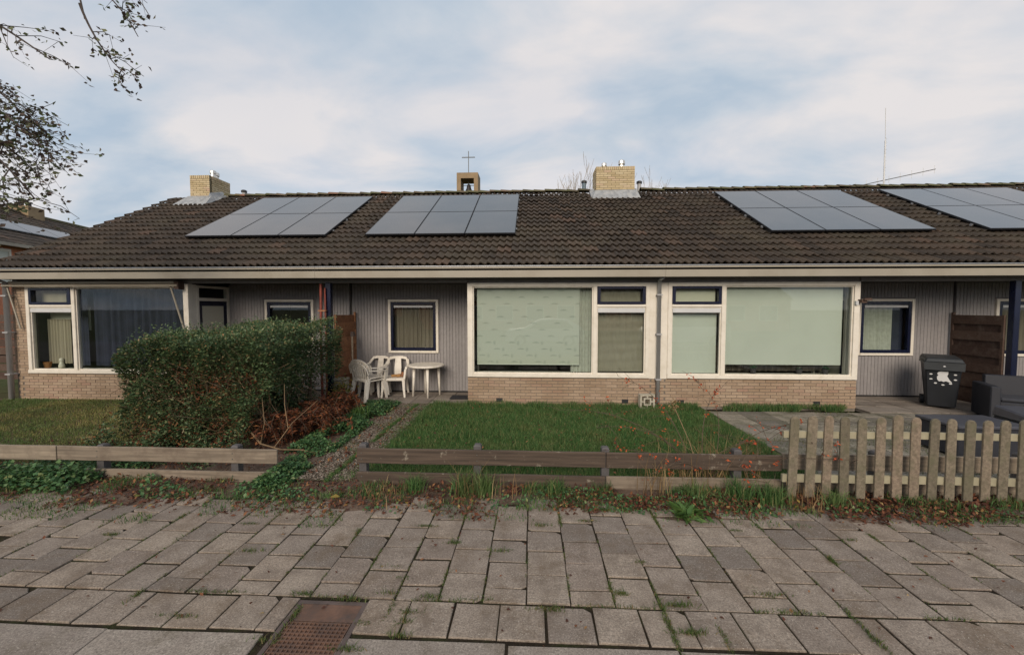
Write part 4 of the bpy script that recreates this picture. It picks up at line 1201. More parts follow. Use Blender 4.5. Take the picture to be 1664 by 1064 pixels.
# ------------------------------------------------------------------ garden furniture
def legbar(m, a, b, w0, w1):
    a, b = Vector(a), Vector(b)
    m.bar([a, b], [(w0, 0, 0), (w1, 0, 0)], [(0, w0, 0), (0, w1, 0)])
def chair_slat(label, loc, rz, group):
    """monobloc with a fan of slats; faces local -Y"""
    t = thing('garden_chair', label, 'chair', loc, rz, group)
    m = MB(); m.box(-.23, .23, -.24, .22, .405, .43); m.box(-.25, .25, -.27, -.24, .375, .432); m.build('seat', M_plastic, t, local=True, bevel=.01)
    for sx in (-1, 1):
        m = MB(); legbar(m, (sx * .215, -.235, .41), (sx * .26, -.28, 0), .028, .019); m.build('leg', M_plastic, t, local=True)
        m = MB(); legbar(m, (sx * .20, .20, .43), (sx * .25, .30, 0), .030, .020); m.build('leg', M_plastic, t, local=True)
        m = MB(); m.bar([(sx * .285, -.24, .62), (sx * .295, 0, .64), (sx * .27, .20, .66)], (.025, 0, 0), (0, 0, .010)); m.bar([(sx * .245, -.245, .41), (sx * .28, -.235, .62)], (.018, 0, 0), (0, .022, 0)); m.build('armrest', M_plastic, t, local=True)
    arch = []
    for k in range(17):
        a = math.pi * k / 16
        arch.append((.285 * math.cos(a), .235 + .085 * math.sin(a), .60 + .215 * math.sin(a) ** .8))
    m = MB(); m.bar(arch, [(0.0, 0.012, .03)] * 17, [(0, .016, 0.003)] * 17)
    m.box(-.21, .21, .205, .235, .43, .475)
    bk = m.build('backrest', M_plastic, t, local=True)
    for k in range(7):
        u = (k - 3) / 3.0
        xt = u * .235; zt = .60 + .205 * math.sqrt(max(0, 1 - (xt / .29) ** 2))
        yt = .235 + .085 * math.sqrt(max(0, 1 - (xt / .29) ** 2))
        m = MB(); m.bar([(u * .185, .22, .47), (u * .215, .245, .60), (xt, yt, zt)], (.017, 0, 0), (0, .006, 0)); m.build('slat', M_plastic, bk, local=True)
    return t
def chair_t(label, loc, rz, group):
    """monobloc with one broad splat and open sides; faces local -Y"""
    t = thing('garden_chair', label, 'chair', loc, rz, group)
    m = MB(); m.box(-.22, .22, -.24, .20, .40, .428); m.box(-.245, .245, -.265, -.24, .37, .43); m.build('seat', M_plastic, t, local=True, bevel=.01)
    for sx in (-1, 1):
        m = MB(); m.bar([(sx * .225, -.245, .41), (sx * .235, -.255, .20), (sx * .255, -.27, 0)], [(.032, 0, 0), (.024, 0, 0), (.018, 0, 0)], [(0, .03, 0), (0, .024, 0), (0, .018, 0)]); m.build('leg', M_plastic, t, local=True)
        m = MB(); legbar(m, (sx * .19, .19, .42), (sx * .225, .29, 0), .028, .020); m.build('leg', M_plastic, t, local=True)
        m = MB(); m.bar([(sx * .245, -.25, .41), (sx * .27, -.24, .62), (sx * .275, -.20, .655), (sx * .27, 0, .66), (sx * .245, .16, .70), (sx * .215, .25, .79)], [(.02, 0, 0), (.022, 0, 0), (.026, 0, 0), (.028, 0, 0), (.028, 0, 0), (.03, 0, 0)], [(0, .028, 0), (0, .02, .0), (0, .012, .012), (0, 0, .012), (0, .006, .012), (0, .012, .01)]); m.build('armrest', M_plastic, t, local=True)
    m = MB(); m.bar([(-.225, .24, .775), (-.19, .262, .82), (-.10, .28, .838), (.10, .28, .838), (.19, .262, .82), (.225, .24, .775)], (0, .004, .03), (0, .013, -.002)); m.build('top_rail', M_plastic, t, local=True)
    m = MB(); m.bar([(0, .20, .42), (0, .23, .60), (0, .275, .82)], [(.075, 0, 0), (.078, 0, 0), (.065, 0, 0)], (0, .009, 0)); m.build('splat', M_plastic, t, local=True)
    return t
g = 'white plastic garden chairs on the terrace'
SR = R(180 - 28)
for k, lab in enumerate(('white slat-backed garden chair at the bottom of the stack', 'white slat-backed garden chair on top of the stack')):
    ox, oy = -math.sin(SR) * 0 , 0
    dirv = Vector((math.sin(SR), -math.cos(SR), 0)) * 1.0
    chair_slat(lab, (-3.60 + dirv.x * .045 * k, 8.62 + dirv.y * .045 * k, .004 + .058 * k), SR, g)
chair_t('white splat-backed garden chair facing the street beside the round table', (-3.12, 9.02, .004), R(6), g)
chair_t('white splat-backed garden chair half hidden behind the stacked chairs', (-3.62, 9.06, .004), R(-10), g)

t = thing('garden_table', 'small round white plastic table under the recessed window', 'table', (-2.40, 8.98, 0))
cx, cy = -2.40, 8.99
m = MB(); m.lathe([(.36, .672), (.40, .680), (.405, .70), (.395, .715), (.37, .72)], (cx, cy, .004), 32); m.build('table_top', M_plastic, t)
for a in (200, 290, 20, 110):
    x, y = cx + .27 * math.cos(R(a)), cy + .27 * math.sin(R(a)); x2, y2 = cx + .30 * math.cos(R(a)), cy + .30 * math.sin(R(a))
    m = MB(); m.tube([(x, y, .68), (x2, y2, .006)], [.034, .022], 10); m.build('leg', M_plastic, t, smooth=True)

t = thing('flower_pots', 'brown and ochre clay bits lying on the seat of the street-facing chair', 'clay pots', (-3.05, 8.95, .435))
for x, y, l, mt in ((-3.14, 8.93, .10, M_orange), (-3.03, 8.92, .08, M_orange), (-2.97, 8.95, .07, M_seatblk), (-3.05, 9.0, .11, M_seatblk)):
    m = MB(); m.tube([(x - l / 2, y, .462), (x + l / 2, y + .02, .468)], [.028, .03], 8); m.build('pot', mt, t)
m = MB(); m.lathe([(.03, .436), (.045, .53), (.05, .54)], (-2.945, 9.0, 0), 10); m.build('pot', M_seatblk, t)

t = thing('tool_handle', 'long bare wooden axe handle leaning on the brown timber screen', 'tool', (-3.98, 8.7, 0))
MB().tube([(-3.90, 8.48, .02), (-3.99, 8.72, .6), (-4.05, 8.85, 1.0), (-4.12, 9.0, 1.38)], [.020, .018, .018, .024], 8).build('handle', M_wood_pink, t)
m = MB(); m.hexa([(-4.15, 8.96, 1.36), (-4.07, 8.96, 1.36), (-4.07, 9.08, 1.36), (-4.15, 9.08, 1.36)], [(-4.14, 8.97, 1.46), (-4.09, 8.97, 1.46), (-4.09, 9.06, 1.46), (-4.14, 9.06, 1.46)]); m.build('tool_head', M_iron, t)

m = MB(); m.box(-4.22, -3.98, 8.30, 8.52, 0, .44); m.box(-4.23, -3.97, 8.29, 8.53, .442, .50)
tag(m.build('stone_pillar', M_stone, bevel=.012), 'short weathered stone pillar beside the stacked chairs', 'pillar')
tag(MB().box(-1.80, -1.38, 8.62, 8.98, .012, .026).build('door_mat', M_matt, bevel=.004), 'black door mat lying at the corner of the brick bay', 'door mat')

# breeze block with a square pattern
t = thing('breeze_block', 'pale ornamental concrete block with a square pattern leaning by the downpipe', 'concrete block', (2.28, 8.02, 0), R(8))
m = MB(); s_ = .15
for a, b, c, d_ in ((-s_, s_, 0, .035), (-s_, s_, .265, .30), (-s_, -s_ + .035, .035, .265), (s_ - .035, s_, .035, .265), (-.075, .075, .075, .10), (-.075, .075, .20, .225), (-.075, -.05, .10, .20), (.05, .075, .10, .20)):
    m.box(a, b, -.05, .05, c, d_)
for a, b, c, d_ in ((-.012, .012, .036, .074), (-.012, .012, .226, .264), (-.114, -.076, .138, .162), (.076, .114, .138, .162)):
    m.box(a, b, -.048, .048, c, d_)
m.build('block', M_breeze, t, local=True)

# wheelie bin
t = thing('wheelie_bin', 'dark grey wheelie bin with a white map logo standing on the terrace', 'wheelie bin', (8.27, 8.50, .004), R(-36))
t.scale = (.92, .92, .97)
m = MB(); m.hexa([(-.22, -.24, .03), (.22, -.24, .03), (.20, .20, .03), (-.20, .20, .03)], [(-.28, -.33, .93), (.28, -.33, .93), (.28, .33, .93), (-.28, .33, .93)]); m.build('body', M_bin, t, local=True, bevel=.02)
m = MB(); m.box(-.30, .30, -.35, .35, .91, .955); m.build('rim', M_bin, t, local=True, bevel=.01)
m = MB(); m.hexa([(-.305, -.39, .955), (.305, -.39, .955), (.305, .36, .955), (-.305, .36, .955)], [(-.26, -.33, 1.04), (.26, -.33, 1.04), (.27, .34, 1.07), (-.27, .34, 1.07)])
lid = m.build('lid', M_binlid, t, local=True, bevel=.02)
m = MB(); m.hexa([(-.30, -.395, .80), (.30, -.395, .80), (.30, -.355, .80), (-.30, -.355, .80)], [(-.305, -.40, .955), (.305, -.40, .955), (.305, -.36, .955), (-.305, -.36, .955)]); m.build('lid_front', M_binlid, lid, local=True)
m = MB(); m.tube([(-.27, .37, 1.0), (-.25, .42, 1.0), (.25, .42, 1.0), (.27, .37, 1.0)], .018, 8); m.build('handle', M_bin, t, local=True)
for sx in (-1, 1):
    m = MB(); m.tube([(sx * .20, .27, .10), (sx * .27, .27, .10)], .10, 16); m.build('wheel', M_black, t, local=True)
def yface(z): return -.24 - .09 * (z - .03) / .9 - .004
def decal(poly, name='logo'):
    n = len(poly)
    m = MB(); m.add([(x, yface(z) - .001, z) for x, z in poly] + [(x, yface(z) + .004, z) for x, z in poly], [tuple(range(n))] + [(i, (i + 1) % n, n + (i + 1) % n, n + i) for i in range(n)])
    return m.build(name, M_decal, t, local=True)
decal([(-.075, .755), (-.03, .775), (.03, .77), (.07, .775), (.075, .73), (.06, .68), (.09, .62), (.14, .545), (.10, .555), (.05, .575), (.01, .56), (-.02, .575), (-.055, .565), (-.085, .60), (-.09, .66), (-.07, .69), (-.09, .72)])
for a in range(10):
    an = R(20 + a * 36); px_, pz = .19 * math.cos(an), .66 + .165 * math.sin(an)
    if pz > .79: continue
    decal([(px_ + .026 * math.cos(k * R(45)) , pz + .014 * math.sin(k * R(45))) for k in range(8)])
m = MB(); m.prism([(.02 * math.cos(k * R(60)), .885 + .012 * math.sin(k * R(60))) for k in range(6)], 'y', -.405, -.397); m.build('lid_mark', M_decal, lid, local=True)

# rattan sofa and low table
t = thing('rattan_sofa', 'dark grey rattan garden sofa beside the wheelie bin', 'sofa', (8.17, 7.50, .004), R(-28))
MB().box(0, .13, 0, .72, 0, .60).build('armrest', M_rattan, t, local=True, bevel=.015)
MB().box(1.70, 1.83, 0, .72, 0, .60).build('armrest', M_rattan, t, local=True, bevel=.015)
MB().box(.132, 1.698, .04, .58, 0, .33).build('seat_base', M_rattan, t, local=True, bevel=.01)
m = MB(); m.hexa([(.132, .582, 0), (1.698, .582, 0), (1.698, .70, 0), (.132, .70, 0)], [(.132, .62, .74), (1.698, .62, .74), (1.698, .74, .74), (.132, .74, .74)]); m.build('backrest', M_rattan, t, local=True, bevel=.01)
for x in (.14, .92):
    MB().box(x, x + .77, .05, .60, .332, .40).build('cushion', M_cushion, t, local=True, bevel=.025)
t = thing('garden_lounge_table', 'low grey rattan table behind the picket fence', 'table', (6.1, 5.7, .004))
m = MB(); m.box(5.62, 6.50, 5.50, 6.05, .03, .41); m.build('table_base', M_rattan, t, bevel=.01)
MB().box(5.59, 6.53, 5.47, 6.08, .412, .45).build('table_top', M_ttop, t, bevel=.006)
t = thing('rattan_footstool', 'grey rattan footstool with a sloping top at the right edge behind the pickets', 'footstool', (7.42, 5.95, .004), R(-12))
m = MB(); m.box(-.45, .5, -.4, .4, .03, .36); m.build('base', M_rattan, t, local=True, bevel=.01)
m = MB(); m.hexa([(-.47, -.42, .362), (.52, -.42, .362), (.52, .42, .362), (-.47, .42, .362)], [(-.45, -.40, .44), (.5, -.40, .44), (.5, .40, .52), (-.45, .40, .52)]); m.build('cushion', M_ttop, t, local=True, bevel=.02)

# things on the window sills
def leaf_poly(m, base, d, ln, wd):
    d = Vector(d).normalized(); s1 = d.cross(Vector((0, 0, 1)));
    s1 = s1.normalized() if s1.length > .01 else Vector((1, 0, 0))
    b = Vector(base); mid = b + d * ln * .5
    m.add([b, mid + s1 * wd / 2 + Vector((0, 0, .01)), b + d * ln + Vector((0, 0, -.02)), mid - s1 * wd / 2 + Vector((0, 0, .01))], [(0, 1, 2, 3)])
def pot_plant(x, y, z, lab, mt, nl=9, ln=.10, seed=1):
    t = thing('potted_plant', lab, 'plant', (x, y, z), group='plants on the window board')
    m = MB(); m.lathe([(.045, 0), (.065, .10), (.07, .105)], (x, y, z), 12); m.build('pot', mt, t)
    rs = random.Random(seed); m = MB()
    for k in range(nl):
        a = k * 2.4
        leaf_poly(m, (x, y, z + .10), (math.cos(a), math.sin(a), rs.uniform(.1, 1.3)), ln * rs.uniform(.7, 1.2), .04)
    m.build('leaves', MATS['plant_leaf'], t)
plain('plant_leaf', (0.04, 0.11, 0.035), 0.5, 0.2, 20)
pot_plant(4.58, 8.50, .648, 'potted plant with one raised leaf behind the plain blind', M_pot, 9, .13, 2)
pot_plant(5.50, 8.50, .648, 'low dark pot plant in the middle below the plain blind', M_pot, 7, .06, 3)
pot_plant(6.02, 8.50, .648, 'bushy pot plant at the right end below the plain blind', M_pot, 13, .10, 4)
m = MB(); m.lathe([(.05, 0), (.075, .12), (.078, .14)], (-10.94, 8.50, .648), 14)
tag(m.build('terracotta_pot', M_terra), 'orange clay pot on the sill of the left small window', 'pot')
t = thing('figurine', 'white animal figurine on the sill of the left small window', 'figurine', (-10.60, 8.5, .648))
m = MB(); m.lathe([(.05, 0), (.055, .06), (.035, .13), (.03, .15), (.04, .18), (.035, .215), (.01, .235)], (-10.60, 8.50, .648), 12); m.build('body', M_white, t, smooth=True)

# ------------------------------------------------------------------ vegetation
def blades(P, h, wd, lean=.35, z0=0.0):
    n = len(P)
    a = rng.uniform(0, 2 * np.pi, n); l = np.abs(rng.normal(0, lean, n))
    hh = h * rng.uniform(.55, 1.25, n) if np.isscalar(h) else h
    dx_, dy_ = np.cos(a), np.sin(a)
    b = rng.uniform(0, 2 * np.pi, n); sx, sy = np.cos(b), np.sin(b)
    w_ = wd * rng.uniform(.6, 1.3, n)
    z = z0 if np.isscalar(z0) else z0
    base = np.stack([P[:, 0], P[:, 1], np.full(n, 0.0) + z], 1)
    side = np.stack([sx * w_ / 2, sy * w_ / 2, np.zeros(n)], 1)
    mid = base + np.stack([dx_ * l * hh * .35, dy_ * l * hh * .35, hh * .55], 1)
    tip = base + np.stack([dx_ * l * hh * 1.1, dy_ * l * hh * 1.1, hh * (1 - .25 * np.minimum(l, 1.5))], 1)
    V = np.stack([base - side, base + side, mid - side * .75, mid + side * .75, tip], 1).reshape(-1, 3)
    i = np.arange(n)[:, None] * 5
    F = np.concatenate([i + [0, 1, 3], i + [0, 3, 2], i + [2, 3, 4]], 1).reshape(-1, 3)
    return V, F, np.repeat(rng.uniform(0, 1, n), 5)

def leaves(P, size, up=.4, aspect=.55, dirs=None):
    n = len(P)
    d = rng.normal(0, 1, (n, 3)) if dirs is None else dirs + rng.normal(0, .55, (n, 3))
    d[:, 2] *= .7
    d /= np.linalg.norm(d, axis=1)[:, None] + 1e-9
    nn = rng.normal(0, 1, (n, 3)); nn[:, 2] += up * 2
    s = np.cross(d, nn); s /= np.linalg.norm(s, axis=1)[:, None] + 1e-9
    u = np.cross(s, d)
    sz = size * rng.uniform(.6, 1.3, n)[:, None]
    b = P; tip = P + d * sz; m1 = P + d * sz * .45
    V = np.stack([b, m1 + s * sz * aspect * .5 + u * sz * .10, tip, m1 - s * sz * aspect * .5 + u * sz * .10], 1).reshape(-1, 3)
    i = np.arange(n)[:, None] * 4
    F = np.concatenate([i + [0, 1, 2], i + [0, 2, 3]], 1).reshape(-1, 3)
    return V, F, np.repeat(rng.uniform(0, 1, n), 4)

def stuff(name, parts, mat, label=None, cat=None, parent=None):
    Vs, Fs, Rs, o_ = [], [], [], 0
    for V, F, r in parts:
        Vs.append(V); Fs.append(F + o_); Rs.append(r); o_ += len(V)
    ob = put(name, npmesh(name, np.concatenate(Vs), np.concatenate(Fs), mat, np.concatenate(Rs)), parent)
    if parent is None:
        ob['kind'] = 'stuff'
        tag(ob, label, cat)
    return ob

def rect(n, x0, x1, y0, y1):
    return np.stack([rng.uniform(x0, x1, n), rng.uniform(y0, y1, n)], 1)
def patchy(P, scale, thr, seed=0):
    r = np.random.default_rng(seed)
    v = np.zeros(len(P))
    for k in range(8):
        a = r.uniform(0, 6.28); f = scale * r.uniform(.5, 1.8); ph = r.uniform(0, 6.28)
        v += np.sin((P[:, 0] * np.cos(a) + P[:, 1] * np.sin(a)) * f + ph)
    return P[v / 2.0 > thr]

# lawn of the middle house
P = rect(105000, -2.05, 3.40, 4.50, 8.22)
edge = -2.13 + .05 * np.sin(P[:, 1] * 5) + .03 * np.sin(P[:, 1] * 13 + 1)
edger = 3.36 + .06 * np.sin(P[:, 1] * 4 + 2) - np.clip(P[:, 1] - 7.2, 0, 1) * .12
P = P[(P[:, 0] > edge + .08) & (P[:, 0] < edger)]
hh = (.062 + .016 * np.sin(P[:, 0] * 3.1 + 1) * np.sin(P[:, 1] * 2.7) + .012 * np.sin(P[:, 0] * 9 + P[:, 1] * 7)) * rng.uniform(.4, 1.6, len(P))
hh *= np.where(P[:, 1] > 7.95, 1.35, 1.0)
stuff('lawn_grass', [blades(P, hh, .0062, .55)], M_grass, 'mown green grass of the middle front lawn', 'grass')
P = patchy(rect(60000, -11.5, -5.2, 4.75, 8.2), 2.2, -1.9, 3)
stuff('dry_lawn_grass', [blades(P, .05, .007, .6)], M_grassdry, 'yellowish thin grass of the left front garden', 'grass')
# grass along the wall of the right house
P = rect(5200, 2.9, 6.55, 7.88, 8.22); P = patchy(P, 4, -.6, 9)
stuff('wall_grass', [blades(P, .13, .007, .5)], M_grass, 'grass growing along the foot of the right bay', 'grass')
# verge: rough grass at the foot of the fences
parts = []
for (x0, x1, y0, y1, n, h) in ((-2.0, 3.3, 4.20, 4.46, 3400, .11), (3.2, 5.8, 4.05, 4.30, 1300, .10), (-2.7, -1.6, 3.98, 4.45, 1500, .08), (-6.2, -2.6, 3.95, 4.40, 2500, .07), (-1.6, 3.2, 3.86, 4.22, 3400, .06), (2.9, 5.6, 3.82, 4.1, 1500, .05), (-6.5, -1.6, 3.45, 4.0, 3600, .045), (-1.5, 4, 3.66, 3.92, 1500, .035)):
    parts.append(blades(patchy(rect(n, x0, x1, y0, y1), 6, .1, int(n)), h, .0065, .6))
for x, y, n, h, sp in ((-.74, 4.20, 160, .26, .10), (-.50, 4.18, 180, .27, .10), (-1.25, 4.22, 110, .2, .08), (.25, 4.24, 120, .18, .08), (2.15, 4.22, 150, .24, .10), (2.45, 4.16, 170, .22, .12), (1.72, 4.2, 130, .2, .1), (3.05, 4.10, 130, .18, .1)):
    q = rng.normal(0, sp * .5, (n, 2)) + [x, y]
    parts.append(blades(q, h, .008, .55))
stuff('verge_grass', parts, M_grass, 'rough grass along the foot of the fences', 'grass')
# dry stalks
parts = []
for x, y, n, h in ((-.68, 4.22, 26, .34), (-.30, 4.2, 22, .32), (1.35, 4.3, 60, .42), (1.7, 4.55, 70, .55), (2.1, 4.6, 80, .6), (2.5, 4.7, 50, .5), (-1.6, 4.1, 60, .14), (2.8, 4.1, 40, .2)):
    q = rng.normal(0, .10, (n, 2)) + [x, y]
    parts.append(blades(q, h, .006, .45))
M_straw = foliage('dry_stalk', [(0.0, (0.13, 0.08, 0.04)), (0.6, (0.26, 0.17, 0.08)), (1.0, (0.36, 0.27, 0.14))], 0.1, 0.8)
stuff('dry_stalks', parts, M_straw, 'dry yellow grass stalks by the low fence', 'dry grass')
# weeds in the joints of the pavement
W = [(-2.61, 2.57), (-2.1, 2.63), (-2.33, 2.63), (-2.29, 2.4), (-1.58, 2.64), (-1.25, 2.59), (-1.49, 3.4), (-0.81, 2.42), (-0.94, 2.83), (-0.65, 3.29), (-0.95, 3.54), (-0.55, 3.81), (0.11, 2.57), (0.72, 2.47), (0.86, 2.62), (0.98, 2.42), (0.99, 2.65), (1.83, 3.6), (2.75, 3.5), (1.72, 2.63), (1.92, 2.61), (1.93, 2.42), (1.67, 2.78), (1.15, 3.69), (0.24, 3.69), (0.5, 3.7), (-3.69, 3.26), (-3.46, 3.58), (-1.06, 2.96), (-0.99, 2.66), (-1.6, 2.24), (-0.8, 2.31), (0.63, 2.74), (0.57, 2.77), (-0.69, 2.65), (-0.35, 2.64), (0.73, 3.9), (1.05, 3.86)]
parts = []
W = list(W) + [(-1.60, 2.1), (-1.60, 2.45), (-1.08, 2.2), (-1.07, 2.4), (-1.08, 2.55), (-1.59, 2.3), (-2.3, 3.1), (-3.0, 3.3), (2.5, 3.2), (-.25, 3.2), (3.1, 3.55), (.85, 3.1), (1.02, 2.38), (1.0, 2.48), (-.8, 2.5), (.72, 2.35), (-1.9, 3.5), (-2.6, 3.5), (.1, 3.6), (2.2, 3.65)]
for (x, y) in W:
    n = int(rng.uniform(35, 130)); along = rng.random() < .5; ln_ = rng.uniform(.025, .075)
    xj = X0 + .3 * round((x - X0) / .3)
    q = rng.normal(0, 1, (n, 2)) * ([ln_, .010] if along else [.009, ln_]) + [x if along else xj, y]
    parts.append(blades(q, rng.uniform(.014, .038), .005, 1.1))
for i in range(-14, 18):
    x = X0 + .3 * i
    for k in range(8):
        y = rng.uniform(2.62, 3.9)
        if rng.random() < .62:
            ln = rng.uniform(.03, .16); n = int(ln * 260)
            q = np.stack([rng.normal(x, .005, n), rng.uniform(y, y + ln, n)], 1); parts.append(blades(q, .016, .004, 1.0))
q = np.stack([rng.uniform(-3.6, 3.9, 1500), rng.normal(YB, .006, 1500)], 1); parts.append(blades(patchy(q, 7, .1, 21), .026, .0045, 1.0))
stuff('joint_weeds', parts, M_weed, 'small weeds and moss sprouting in the pavement joints', 'weeds')
parts = [blades(patchy(rect(9000, 3.4, 9.4, 4.8, 8.0), 3, .3, 77), .04, .006, .9)]
stuff('patio_weeds', parts, M_weed, 'weeds between the grey patio slabs', 'weeds')

# dead leaves

def fringe(n, x0, x1, ya, yb):
    q = rect(n, x0, x1, ya, yb); e_ = ya + .12 + .06 * np.sin(q[:, 0] * 3.1) + .05 * np.sin(q[:, 0] * 7.3 + 1) + .03 * np.sin(q[:, 0] * 17)
    return q[q[:, 1] > e_ - rng.exponential(.03, len(q))]
P2 = np.concatenate([patchy(fringe(8000, -.3, 5.8, 3.74, 4.40), 6, -.8, 91), patchy(fringe(4600, -6.6, -.3, 3.62, 4.38), 6, -.9, 92), rect(900, .9, 3.4, 3.95, 4.2), rect(900, -7.5, -3.2, 4.5, 5.6), rect(500, -3.6, -2.9, 5.0, 7.8)])
P3 = np.concatenate([P2, np.abs(rng.normal(.014, .014, (len(P2), 1)))], 1)
Q2 = rect(150, -4.4, 4.5, 2.2, 3.9); Q3 = np.concatenate([Q2, np.full((len(Q2), 1), .008)], 1)
stuff('leaf_litter', [leaves(P3, .044, 1.2, .55), leaves(Q3, .030, 4, .6)], M_litter, 'brown fallen leaves along the fences and on the pavement', 'leaves')
P2 = rect(40, -6, 5, 3.7, 4.3); stuff('yellow_leaves', [leaves(np.concatenate([P2, np.full((40, 1), .03)], 1), .05, 2.5, .7)], M_yleaf, 'scattered yellow fallen leaves on the verge', 'leaves')
stuff('lawn_leaves', [leaves(np.concatenate([rect(230, -1.9, 3.3, 4.6, 8.1), np.full((230, 1), .065)], 1), .04, 2.5, .7)], M_litter, 'few fallen leaves lying on the lawn', 'leaves')
for x, y, sz, lab in ((-2.98, 3.99, .075, 'single large yellow leaf on the left verge'), (3.16, 3.92, .07, 'single yellow leaf before the picket fence'), (-1.98, 3.98, .085, 'single pale green leaf beside the gravel path')):
    o = put('fallen_leaf', npmesh('fallen_leaf', *[a for a in leaves(np.array([[0, 0, .0]]), sz, 6, .8)][:2], M_yleaf, np.full(4, .8)), None, (x, y, .045)); tag(o, lab, 'leaf')

# hedge
t = thing('hedge', 'large overgrown privet hedge with brown twiggy gaps beside the path', 'hedge', (-4.75, 6.5, 0))
hx0, hx1, hy0, hy1 = -5.90, -3.68, 5.40, 7.65
def htop(x, y): return 1.50 + .13 * (y - hy0) / 2.2 + .11 * (x - hx0) / 2.3 + .04 * np.sin(x * 4 + y * 3) + .03 * np.sin(x * 9 - y * 5)
n = 92000
f = rng.choice(5, n, p=[.36, .28, .24, .07, .05])
u, v = rng.uniform(0, 1, n), rng.uniform(0, 1, n)
dep = np.abs(rng.normal(0, .10, n)) - .03
X = np.where(f == 1, hx1 - dep, np.where(f == 3, hx0 + dep, hx0 + u * (hx1 - hx0)))
Yv = np.where(f == 0, hy0 + dep, np.where(f == 4, hy1 - dep, hy0 + (u if False else rng.uniform(0, 1, n)) * (hy1 - hy0)))
T = htop(X, Yv)
Z = np.where(f == 2, T - dep, .12 + v * (T - .10))
bulge = .07 * np.sin(X * 5 + Z * 4) + .06 * np.sin(Z * 7 + 1 + Yv * 4) + .05 * np.sin(X * 11 - Z * 9)
rough = rng.normal(0, .03, n)
X = X + np.where(f == 1, bulge, np.where(f == 3, -bulge, 0)); Yv = Yv - np.where(f == 0, bulge + rough, 0)
# rounded edges
cornr = np.maximum(0, .35 - (X - hx0)) * np.maximum(0, .35 - (T - Z))
keep = cornr < .055
keep &= (np.maximum(0, .35 - (hx1 - X)) * np.maximum(0, .35 - (T - Z))) < .06
# right face is cut back towards its foot
keep &= ~((X > hx1 - .55 * np.clip(.9 - Z, 0, 1)) & (Yv < hy1))
# thin brown areas
g1 = np.exp(-(((X + 4.35) / .55) ** 2 + ((Z - .95) / .28) ** 2)) + .8 * np.exp(-(((X + 5.3) / .5) ** 2 + ((Z - .55) / .2) ** 2)) + .7 * np.exp(-(((X + 4.2) / .8) ** 2 + ((Z - .25) / .18) ** 2)) + .5 * np.exp(-(((X + 4.9) / .5) ** 2 + ((Z - .75) / .2) ** 2))
pat = .5 + .5 * np.sin(X * 8 + Z * 13 + Yv * 6) * np.sin(X * 15 - Z * 7)
keep &= ~((f != 2) & (rng.uniform(0, 1, n) < np.clip(g1 * (.55 + .5 * pat), 0, .90)))
keep &= ~((Z < .5) & (rng.uniform(0, 1, n) < .45))
Pt = np.stack([X, Yv, Z], 1)[keep]
out_d = np.where((f == 0)[:, None], [0, -1, .3], np.where((f == 1)[:, None], [1, -.2, .3], np.where((f == 2)[:, None], [0, 0, 1], [0, 0, .3])))[keep].astype(float)
sprig = rng.uniform(0, 1, (260, 2)) * [hx1 - hx0, hy1 - hy0] + [hx0, hy0]
SP = []
for q in sprig:
    hgt = rng.uniform(.06, .20)
    zz = np.linspace(0, hgt, 9)
    SP.append(np.stack([q[0] + zz * rng.normal(0, .35) + rng.normal(0, .008, 9), q[1] + zz * rng.normal(0, .35) + rng.normal(0, .008, 9), htop(q[0], q[1]) + zz], 1))
SP = np.concatenate(SP)
stuff('foliage', [leaves(Pt, .040, .5, .52, out_d), leaves(SP, .036, .5, .5), leaves(np.stack([rng.uniform(hx0 + .15, hx1 - .45, 32000), rng.uniform(hy0 + .15, hy1 - .1, 32000), rng.uniform(.1, 1.45, 32000)], 1), .055, .5, .6)], M_hedge, parent=t)
rs = random.Random(4)
m = MB(); mp_ = MB()
for k in range(1100):
    x = rs.uniform(hx0 + .1, hx1 - .15); y = rs.uniform(hy0 + .06, hy0 + .6) if rs.random() < .6 else rs.uniform(hy0, hy1)
    z = rs.uniform(.05, 1.25)
    p = Vector((x, y, z)); d_ = Vector((rs.gauss(0, .6), rs.gauss(-.35, .4), rs.gauss(.7, .5))).normalized()
    L_ = rs.uniform(.15, .45)
    (m if rs.random() < .5 else mp_).tube([p, p + d_ * L_ * .5 + Vector((rs.gauss(0, .02), rs.gauss(0, .02), 0)), p + d_ * L_], [.006, .0045, .002], 3, cap=False)
for k in range(34):
    x = rs.uniform(hx0 + .3, hx1 - .4); y = rs.uniform(hy0 + .3, hy1 - .3)
    m.tube([(x, y, 0), (x + rs.gauss(0, .1), y + rs.gauss(0, .1), .6), (x + rs.gauss(0, .22), y + rs.gauss(0, .2), 1.25)], [.02, .014, .006], 5, cap=False)
m.build('branches', M_twig, t)['kind'] = 'stuff'; mp_.build('dry_twigs', M_twigp, t)['kind'] = 'stuff'
dl = np.stack([rng.uniform(hx0, hx1 - .2, 6000), hy0 + np.abs(rng.normal(.05, .10, 6000)), rng.uniform(.1, 1.2, 6000)], 1)
gk = np.exp(-(((dl[:, 0] + 4.35) / .6) ** 2 + ((dl[:, 2] - .9) / .32) ** 2)) + .5 * (dl[:, 2] < .5) + .12
dl = dl[rng.uniform(0, 1, len(dl)) < gk]
sk = np.stack([rng.uniform(-6.0, -3.95, 9000), 5.42 - np.abs(rng.normal(0, .33, 9000)), rng.uniform(0, 1, 9000)], 1)
sk[:, 2] *= .55 * np.clip(1 - (5.42 - sk[:, 1]) / .85, .12, 1) * (.7 + .3 * np.sin(sk[:, 0] * 6)); sk = sk[(sk[:, 1] > 4.52) & (np.sin(sk[:, 0] * 9 + sk[:, 1] * 7) + np.sin(sk[:, 0] * 4.3 - sk[:, 1] * 11) > -.6)]
stuff('skirt_foliage', [leaves(sk, .040, .6, .55)], M_hedge, parent=t)
